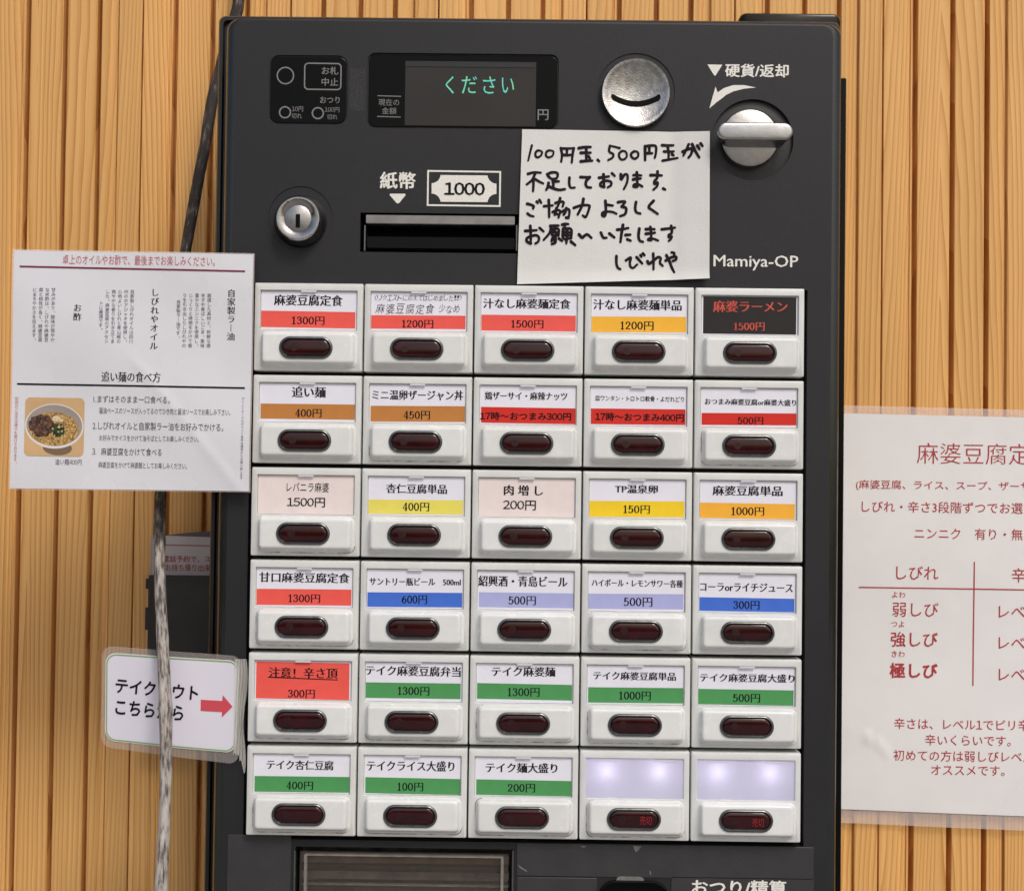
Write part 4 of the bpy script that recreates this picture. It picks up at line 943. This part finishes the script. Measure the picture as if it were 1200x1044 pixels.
P.column('ポイントカードのポイント倍率は通常からお願い致します', 285, 465.5, 3.4, 3.72, 'plain', .022)
P.obj('lettering', grey_text, guide, label='small grey body text')
P = Print(LY, tl_, lwarp, .0002); P.text('1.まずはそのまま一口食べる。', 110, 200, 464, 472.6, 'plain').text('2.しびれオイルと自家製ラー油をお好みでかける。', 108.8, 262.5, 495, 504.6, 'plain').text('3.麻婆豆腐をかけて食べる', 108.3, 189.5, 525, 534, 'plain')
P.obj('lettering', mat('soft_black_ink', lin(70, 62, 72), .5), guide, label='three numbered steps')
# printed photo of the noodle bowl
def disc_px(P, cx, cy, rx, ry, rot=0, n=32, k=0, jag=0):
    pts = []
    for i in range(n):
        a = 2*math.pi*i/n; q = 1+random.uniform(-jag, jag); x, y = rx*q*math.cos(a), ry*q*math.sin(a); pts.append((cx+x*math.cos(rot)-y*math.sin(rot), cy+x*math.sin(rot)+y*math.cos(rot)))
    fill_px(P, pts)
def fill_px(P, pts, rings=9):
    cx = sum(p[0] for p in pts)/len(pts); cy = sum(p[1] for p in pts)/len(pts); n = len(pts)
    f = lambda p, t: (cx+(p[0]-cx)*t, cy+(p[1]-cy)*t)
    for k in range(rings):
        a, b = k/rings, (k+1)/rings
        for i in range(n):
            p, q = pts[i], pts[(i+1) % n]
            P.poly([f(p, b), f(q, b), f(q, a), f(p, a)] if k else [f(p, b), f(q, b), (cx, cy)])
def flatprint(name, fn, mt, lift, label=None, parent=guide):
    P = Print(LY, 0, lwarp, lift); fn(P); return P.obj(name, mt, parent, label)
def squarepts():
    L = rr(0, 0, 69.5, 68.5, 6, 0, 5); return [(64.3+v.x-v.z*0.0+v.z*.02, 500.4-v.z+v.x*.015) for v in L]
ph = flatprint('photo', lambda P: fill_px(P, [(a[0]+(b[0]-a[0])*t/6, a[1]+(b[1]-a[1])*t/6) for a, b in zip(squarepts(), squarepts()[1:]+squarepts()[:1]) for t in range(6)]), mat('print_table', lin(196, 160, 116, K), .35, var=.08, vscale=60, coat=.4), .00022, 'printed photo of a noodle bowl')
flatprint('bowl_foot', lambda P: disc_px(P, 68, 525, 17, 8.5, .05), mat('print_bowl_foot', lin(120, 96, 72), .35, coat=.4), .00025, None, ph)  # brown foot of the printed bowl
flatprint('bowl_rim', lambda P: disc_px(P, 64.2, 499.5, 34.2, 26.2, .06, 44), mat('print_rim', lin(226, 220, 214), .35, coat=.4), .00028, None, ph)
flatprint('bowl_inside', lambda P: disc_px(P, 64.2, 498.6, 32.6, 24.2, .06, 44), mat('print_bowl', lin(158, 146, 138), .35, var=.08, vscale=90, coat=.4), .00031, None, ph)
def noodle_mat():
    m = mat('print_noodles', lin(176, 132, 60), .35, coat=.4); N = m.node_tree.nodes; L = m.node_tree.links
    g = N.new('ShaderNodeNewGeometry'); n = N.new('ShaderNodeTexNoise'); n.inputs['Scale'].default_value = 420; n.inputs['Detail'].default_value = 2; n.inputs['Distortion'].default_value = 3; L.new(g.outputs['Position'], n.inputs['Vector'])
    r = N.new('ShaderNodeValToRGB'); e = r.color_ramp.elements; e[0].position = .36; e[0].color = (*lin(96, 58, 22), 1); e[1].position = .62; e[1].color = (*lin(212, 172, 100), 1)
    L.new(n.outputs[0], r.inputs[0]); L.new(r.outputs[0], N['Principled BSDF'].inputs['Base Color']); return m
flatprint('noodles', lambda P: disc_px(P, 63.5, 502.8, 29.5, 19.5, .08, 40, 0, .025), noodle_mat(), .00034, None, ph)
flatprint('minced_meat', lambda P: disc_px(P, 49.5, 498.5, 15.5, 12.5, .3, 30, 0, .10), mat('print_meat', lin(84, 52, 36), .4, var=.45, vscale=500, coat=.4), .00037, None, ph)
flatprint('egg', lambda P: disc_px(P, 67.5, 491, 6, 3.2, .5, 16, 0, .15), mat('print_egg', lin(218, 196, 160), .4, var=.1, vscale=500), .00040, None, ph)
flatprint('greens', lambda P: disc_px(P, 69, 504, 8, 7.5, .3, 18, 0, .14), mat('print_greens', lin(38, 66, 34), .4, var=.5, vscale=600), .00042, None, ph)
pr_ = random.Random(5)
def crumbs(n_, cx, cy, rx, ry, r0, r1):
    def f(P):
        for _ in range(n_):
            a = pr_.uniform(0, 6.28); q = pr_.uniform(0, 1)**.5; disc_px(P, cx+rx*q*math.cos(a), cy+ry*q*math.sin(a), pr_.uniform(r0, r1), pr_.uniform(r0, r1)*.7, pr_.uniform(0, 3), 8, 0, .25)
            P.lift += 1.2e-6
    return f
flatprint('minced_meat', crumbs(26, 48.5, 499, 14, 10.5, 1.2, 2.6), mat('print_meat_light', lin(118, 80, 58), .4, var=.5, vscale=700), .00046, None, ph)['kind'] = 'stuff'
flatprint('minced_meat', crumbs(30, 49.5, 500, 14, 11, 1.0, 2.4), mat('print_meat_dark', lin(52, 32, 24), .4, var=.4, vscale=700), .00050, None, ph)['kind'] = 'stuff'
flatprint('greens', crumbs(10, 69, 505, 7, 6.5, 1.2, 2.4), mat('print_greens_dark', lin(20, 40, 22), .4), .00054, None, ph)['kind'] = 'stuff'
flatprint('egg', crumbs(8, 68, 492, 7, 3.5, .8, 1.8), mat('print_egg_light', lin(232, 214, 186), .4), .00056, None, ph)['kind'] = 'stuff'
flatprint('noodles', crumbs(26, 76, 503, 14, 13, .7, 1.8), mat('print_noodle_light', lin(222, 184, 112), .4), .00058, None, ph)['kind'] = 'stuff'
# takeout sign
SY = -.004
sxa, sxb = at(120, 825, SY).x, at(285, 825, SY).x
def swarp(x, z):
    u = (x-sxa)/(sxb-sxa); return SY+.003*max(0, 1-u)**1.5+.0006*math.sin(u*9)
sign = thing('takeout_sign', at(200, 890, SY), 'white rounded takeout sign with a red arrow, crossed by the leaning branch', 'sign')
sheet('film', [(117.5, 757), (284, 769), (279.5, 896), (116.5, 876)], SY, film_thin, sign, swarp, r=.0065, th=.0003, yoff=.0004, nx=24, ny=24)
sheet('card', [(122.2, 765), (280.6, 774.2), (275.8, 882.5), (121.4, 868.5)], SY, card_sign, sign, swarp, r=.0062, th=.0002, nx=40, ny=24)
# green outline that follows the rounded card
Cq = [(123.2, 766.3), (279.6, 775.2), (274.8, 881.3), (122.4, 867.5)]
def bil(u, v): return tuple(Cq[0][i]*(1-u)*(1-v)+Cq[1][i]*u*(1-v)+Cq[2][i]*u*v+Cq[3][i]*(1-u)*v for i in (0, 1))
oL = rr(0, 0, 156, 104, 12, 0, 7); iL = rr(0, 0, 153.2, 101.2, 10.6, 0, 7)
P = Print(SY, 0, swarp, .0002); f_ = lambda v: bil(v.x/156+.5, .5-v.z/104)
o2 = []
for v in oL: o2.append(v)
for i in range(len(oL)):
    j = (i+1) % len(oL); seg = 10 if (oL[i]-oL[j]).length > 20 else 1
    for s_ in range(seg):
        a, b = s_/seg, (s_+1)/seg
        P.poly([f_(oL[i].lerp(oL[j], a)), f_(oL[i].lerp(oL[j], b)), f_(iL[i].lerp(iL[j], b)), f_(iL[i].lerp(iL[j], a))])
P.obj('outline', mat('green_outline', lin(128, 170, 98), .4, coat=.4), sign)
P = Print(SY, -math.radians(4.3), swarp, .00025); P.text('テイクアウト', 133.5, 232.5, 799.2, 816.4, 'bold').text('こちらから', 133.7, 215.3, 823.5, 841, 'bold'); P.obj('lettering', dark_ink, sign)
P = Print(SY, 0, swarp, .00025); P.poly([(235.2, 819.6), (260.2, 821.2), (261, 814.5), (272.3, 827.8), (259.6, 840.5), (260, 834), (235, 832.6)]); P.obj('arrow', mat('arrow_red', lin(206, 72, 84), .4, coat=.4), sign)
# crumpled clear tape at its right edge
V = []; F = []
nx_, ny_ = 14, 26
for j in range(ny_+1):
    v = j/ny_
    for i in range(nx_+1):
        u = i/nx_; px = 275+(14-1*v+2.0*math.sin(v*9))*u-2*v; py = 772+v*(112+24*u**3)+(0 if v < 1 else random.uniform(-3, 3))
        p = at(px, py, SY); V.append((p.x, SY+.0004-.0012*abs(math.sin(u*15+v*2.5))*u-random.uniform(0, .0003)+.002*max(0, u-.8), p.z))
for j in range(ny_):
    for i in range(nx_):
        q = j*(nx_+1)+i; F.append((q, q+nx_+1, q+nx_+2, q+1))
obj('tape', V, F, tape_m, sign, smooth=True, angle=.3, label='crumpled clear tape')

# poster on the wall at the right
QY = WALL-.004
q0, q1 = at(985, 720, QY).x, at(1335, 720, QY).x; qt, qb = at(1100, 486, QY).z, at(1100, 950, QY).z
def qwarp(x, z):
    u = (x-q0)/(q1-q0); v = (qt-z)/(qt-qb)
    r1 = math.hypot((u-.02)*1.0, (v-.93)*1.35)
    return QY-.0006-.0004*math.sin(u*9+v*4)+.0003*math.sin(v*13)-.0010*1.6*math.exp(-((r1-.17)/.006)**2)*(1 if .02 < u < .16 and .74 < v < .88 else 0)
poster = thing('wall_poster', at(1155, 950, QY), 'laminated white poster with red lettering on the wall right of the machine', 'poster')
sheet('film', [(972, 474.5), (1345, 484), (1340, 979), (967, 963)], QY, film, poster, qwarp, th=.0003, yoff=.0006, nx=24, ny=40)
sheet('paper', [(974, 484), (1340, 492.5), (1335, 961), (969, 947)], QY, paper_poster, poster, qwarp, th=.0003, nx=90, ny=60)
P = Print(QY, 0, qwarp, .0003)
P.row('麻婆豆腐定食', 1073.5, 531.5, 26.8, 'thin', 1.0)
P.row('(麻婆豆腐、ライス、スープ、ザーサイ)', 1002, 567.5, 11.2, 'plain', 1.12).row('しびれ・辛さ3段階ずつでお選びください', 1006, 593.5, 14.2, 'plain', 1.0).row('ニンニク　有り・無し', 1070, 625, 14.2, 'plain', 1)
P.row('しびれ', 1045.5, 671, 18, 'plain', 1).row('辛さ', 1184, 674, 18, 'plain')
P.row('よわ', 1044, 696.5, 8.6, 'plain').row('弱しび', 1044.5, 714, 18.4, 'plain').row('つよ', 1043.5, 731, 8.6, 'plain').row('きわ', 1043.5, 766, 8.6, 'plain')
P.row('強しび', 1043, 749, 18.6, 'semibold').row('極しび', 1042.5, 785.5, 18.6, 'bold')
for i, yy in enumerate((716.5, 753, 790)): P.row('レベル%d' % (i+1), 1166, yy, 17.5, 'plain')
P.row('辛さは、レベル1でピリ辛', 1047, 847.5, 13.6, 'plain').row('辛いくらいです。', 1083, 866.5, 13.6, 'plain').row('初めての方は弱しびレベル1が', 1046.5, 884.5, 13.6, 'plain').row('オススメです。', 1089.5, 901.5, 13.6, 'plain')
P.line(1006, 687.8, 1330, 692.8, 1.4, 30).line(1141.5, 658, 1139.8, 803, 1.4, 16)
P.obj('lettering', red_ink, poster)

# brochure holder on the wall behind the branch
HY = WALL-.030
hold = thing('brochure_holder', at(215, 868, HY), 'black plastic brochure holder fixed to the wall between the branch and the machine', 'brochure holder')
hx0, hx1 = at(174, 750, HY).x, at(262, 750, HY).x; hz1, hz0 = at(215, 674, HY).z, at(215, 862, HY).z
hk = mat('black_holder_plastic', (.022, .019, .018), .38, var=.35, vscale=35, grime=((.06, .055, .05), 60, .6, .4))
mb = MB().loft([rr((hx0+hx1)/2, (hz0+hz1)/2, hx1-hx0, hz1-hz0, .002, HY+.002), rr((hx0+hx1)/2, (hz0+hz1)/2, hx1-hx0, hz1-hz0, .002, HY+.0005), rr((hx0+hx1)/2, (hz0+hz1)/2, hx1-hx0-.001, hz1-hz0-.001, .002, HY)], True, True)
mb.obj('front_panel', hk, hold, smooth=True)
e = pxm(HY)
MB().box(hx0-.0008, hx0+.0012, HY+.0005, WALL+.001, hz0, hz1-.001).obj('side_panel', hk, hold)
MB().box(hx0+.0012, hx1, HY+.0022, WALL+.001, hz0, hz0+.002).obj('base_panel', hk, hold)
MB().box(hx0+.0012, hx1, WALL-.003, WALL-.001, hz0+.002, hz1+.004).obj('back_panel', hk, hold)
MB().box(hx0, hx1, HY-.0014, HY-.0002, hz1-.0028, hz1).obj('top_lip', hk, hold)
for (ya, yb) in ((678, 690), (712, 738)):
    a, b = at(173, ya, HY), at(173, yb, HY); MB().box(hx0-.0028, hx0-.0006, HY+.001, HY+.009, b.z, a.z).obj('side_clip', hk, hold)
BY = HY+.007
bro = thing('brochure', at(220, 680, BY), 'white takeout brochures with red print standing in the black holder', 'brochure')
bpap = mat('brochure_paper', lin(205, 196, 194), .5, var=.03, vscale=60)
sheet('front_sheet', [(179, 627), (262, 630), (262, 745), (177, 744)], BY, bpap, bro, None, th=.0004, nx=8, ny=8)
sheet('back_sheet', [(176.5, 629), (200, 629), (198, 744), (174, 744)], BY+.003, mat('brochure_back_paper', lin(180, 170, 165), .5), bro, None, th=.0004, nx=4, ny=4)
c_ = []
V = []; F = []
for i in range(13):
    px = 180+i*6.8; top = 628.5-(6.0*math.sin(min(1, max(0, (px-184)/70))*1.57)); a = at(px, top, BY+.004); b = at(px, 660, BY+.004); V += [tuple(a), tuple(b)]
    if i: F.append((2*i-2, 2*i-1, 2*i+1, 2*i))
obj('inner_leaf', V, F, mat('brochure_inner', lin(120, 114, 112), .6), bro)
P = Print(BY, 0, None, .0002); P.line(190, 638.3, 262, 640, 1.0)
P.text('お電話予約で、スムーズに', 183, 279, 651, 659, 'semibold').text('お持ち帰り出来ます', 194, 262, 661, 669.3, 'semibold'); P.obj('lettering', mat('brochure_red', lin(168, 66, 66), .5), bro)

# leaning branch
path = [(283, -60, .150, 7.4), (280, 0, .148, 7.2), (276, 20, .147, 7.2), (268, 45, .145, 7.0), (258, 82, .1435, 6.9), (249.5, 115, .140, 6.7), (240.5, 172, .128, 6.6), (232, 215, .118, 6.7), (217.5, 295, .098, 6.4), (203, 380, .078, 6.5), (194, 470, .056, 6.6), (189, 545, .038, 6.4),
        (188, 580, .030, 6.5), (186.8, 620, .020, 6.8), (187.5, 680, .006, 6.8), (190, 740, -.008, 6.9), (191.5, 780, -.017, 7.2), (193.6, 830, -.028, 7.5), (194.2, 900, -.040, 6.8), (192.3, 960, -.050, 7.0), (188, 1044, -.062, 7.6), (184, 1120, -.075, 7.6), (180, 1250, -.095, 8.0)]
Q = smooth_pts([(*at(a, b, c), d*pxm(c)) for a, b, c, d in path], 5)
Q += [np.array([Q[-1][0]-.01*i, Q[-1][1]-.02*i, Q[-1][2]-.15*i, Q[-1][3]*(1+.03*i)]) for i in range(1, 6)]
V = []; F = []; n = 18; BC = []; ln_ = 0
random.seed(3)
ph_ = [random.uniform(0, 6.28) for _ in range(4)]
for i, q in enumerate(Q):
    kn_ = 1+.025*math.sin(i*.5+ph_[0])+.02*math.sin(i*1.3+ph_[1])+(.10 if i in (31, 60, 85) else 0)
    if i: ln_ += float(np.linalg.norm(q[:3]-Q[i-1][:3]))
    for j in range(n):
        BC += [q[3]*math.cos(2*math.pi*j/n), q[3]*math.sin(2*math.pi*j/n), ln_]
        a = 2*math.pi*j/n; r = q[3]*kn_*(1+.05*math.sin(3*a+i*.05+ph_[2])+.03*math.sin(5*a-i*.3))
        V.append((q[0]+r*math.cos(a), q[1]+r*math.sin(a), q[2]))
    if i:
        for j in range(n): F.append(((i-1)*n+j, i*n+j, i*n+(j+1) % n, (i-1)*n+(j+1) % n))
F.append(tuple(range(n))); F.append(tuple(reversed(range((len(Q)-1)*n, len(Q)*n))))
br_ = tag(obj('branch', V, [f[::-1] for f in F], bark_m, None, smooth=True, loc=Vector((0, 0, 0)), angle=1.3), 'long thin weathered branch leaning from the ground across the takeout sign to behind the machine', 'branch')
br_.data.attributes.new('bark_position', 'FLOAT_VECTOR', 'POINT').data.foreach_set('vector', BC)
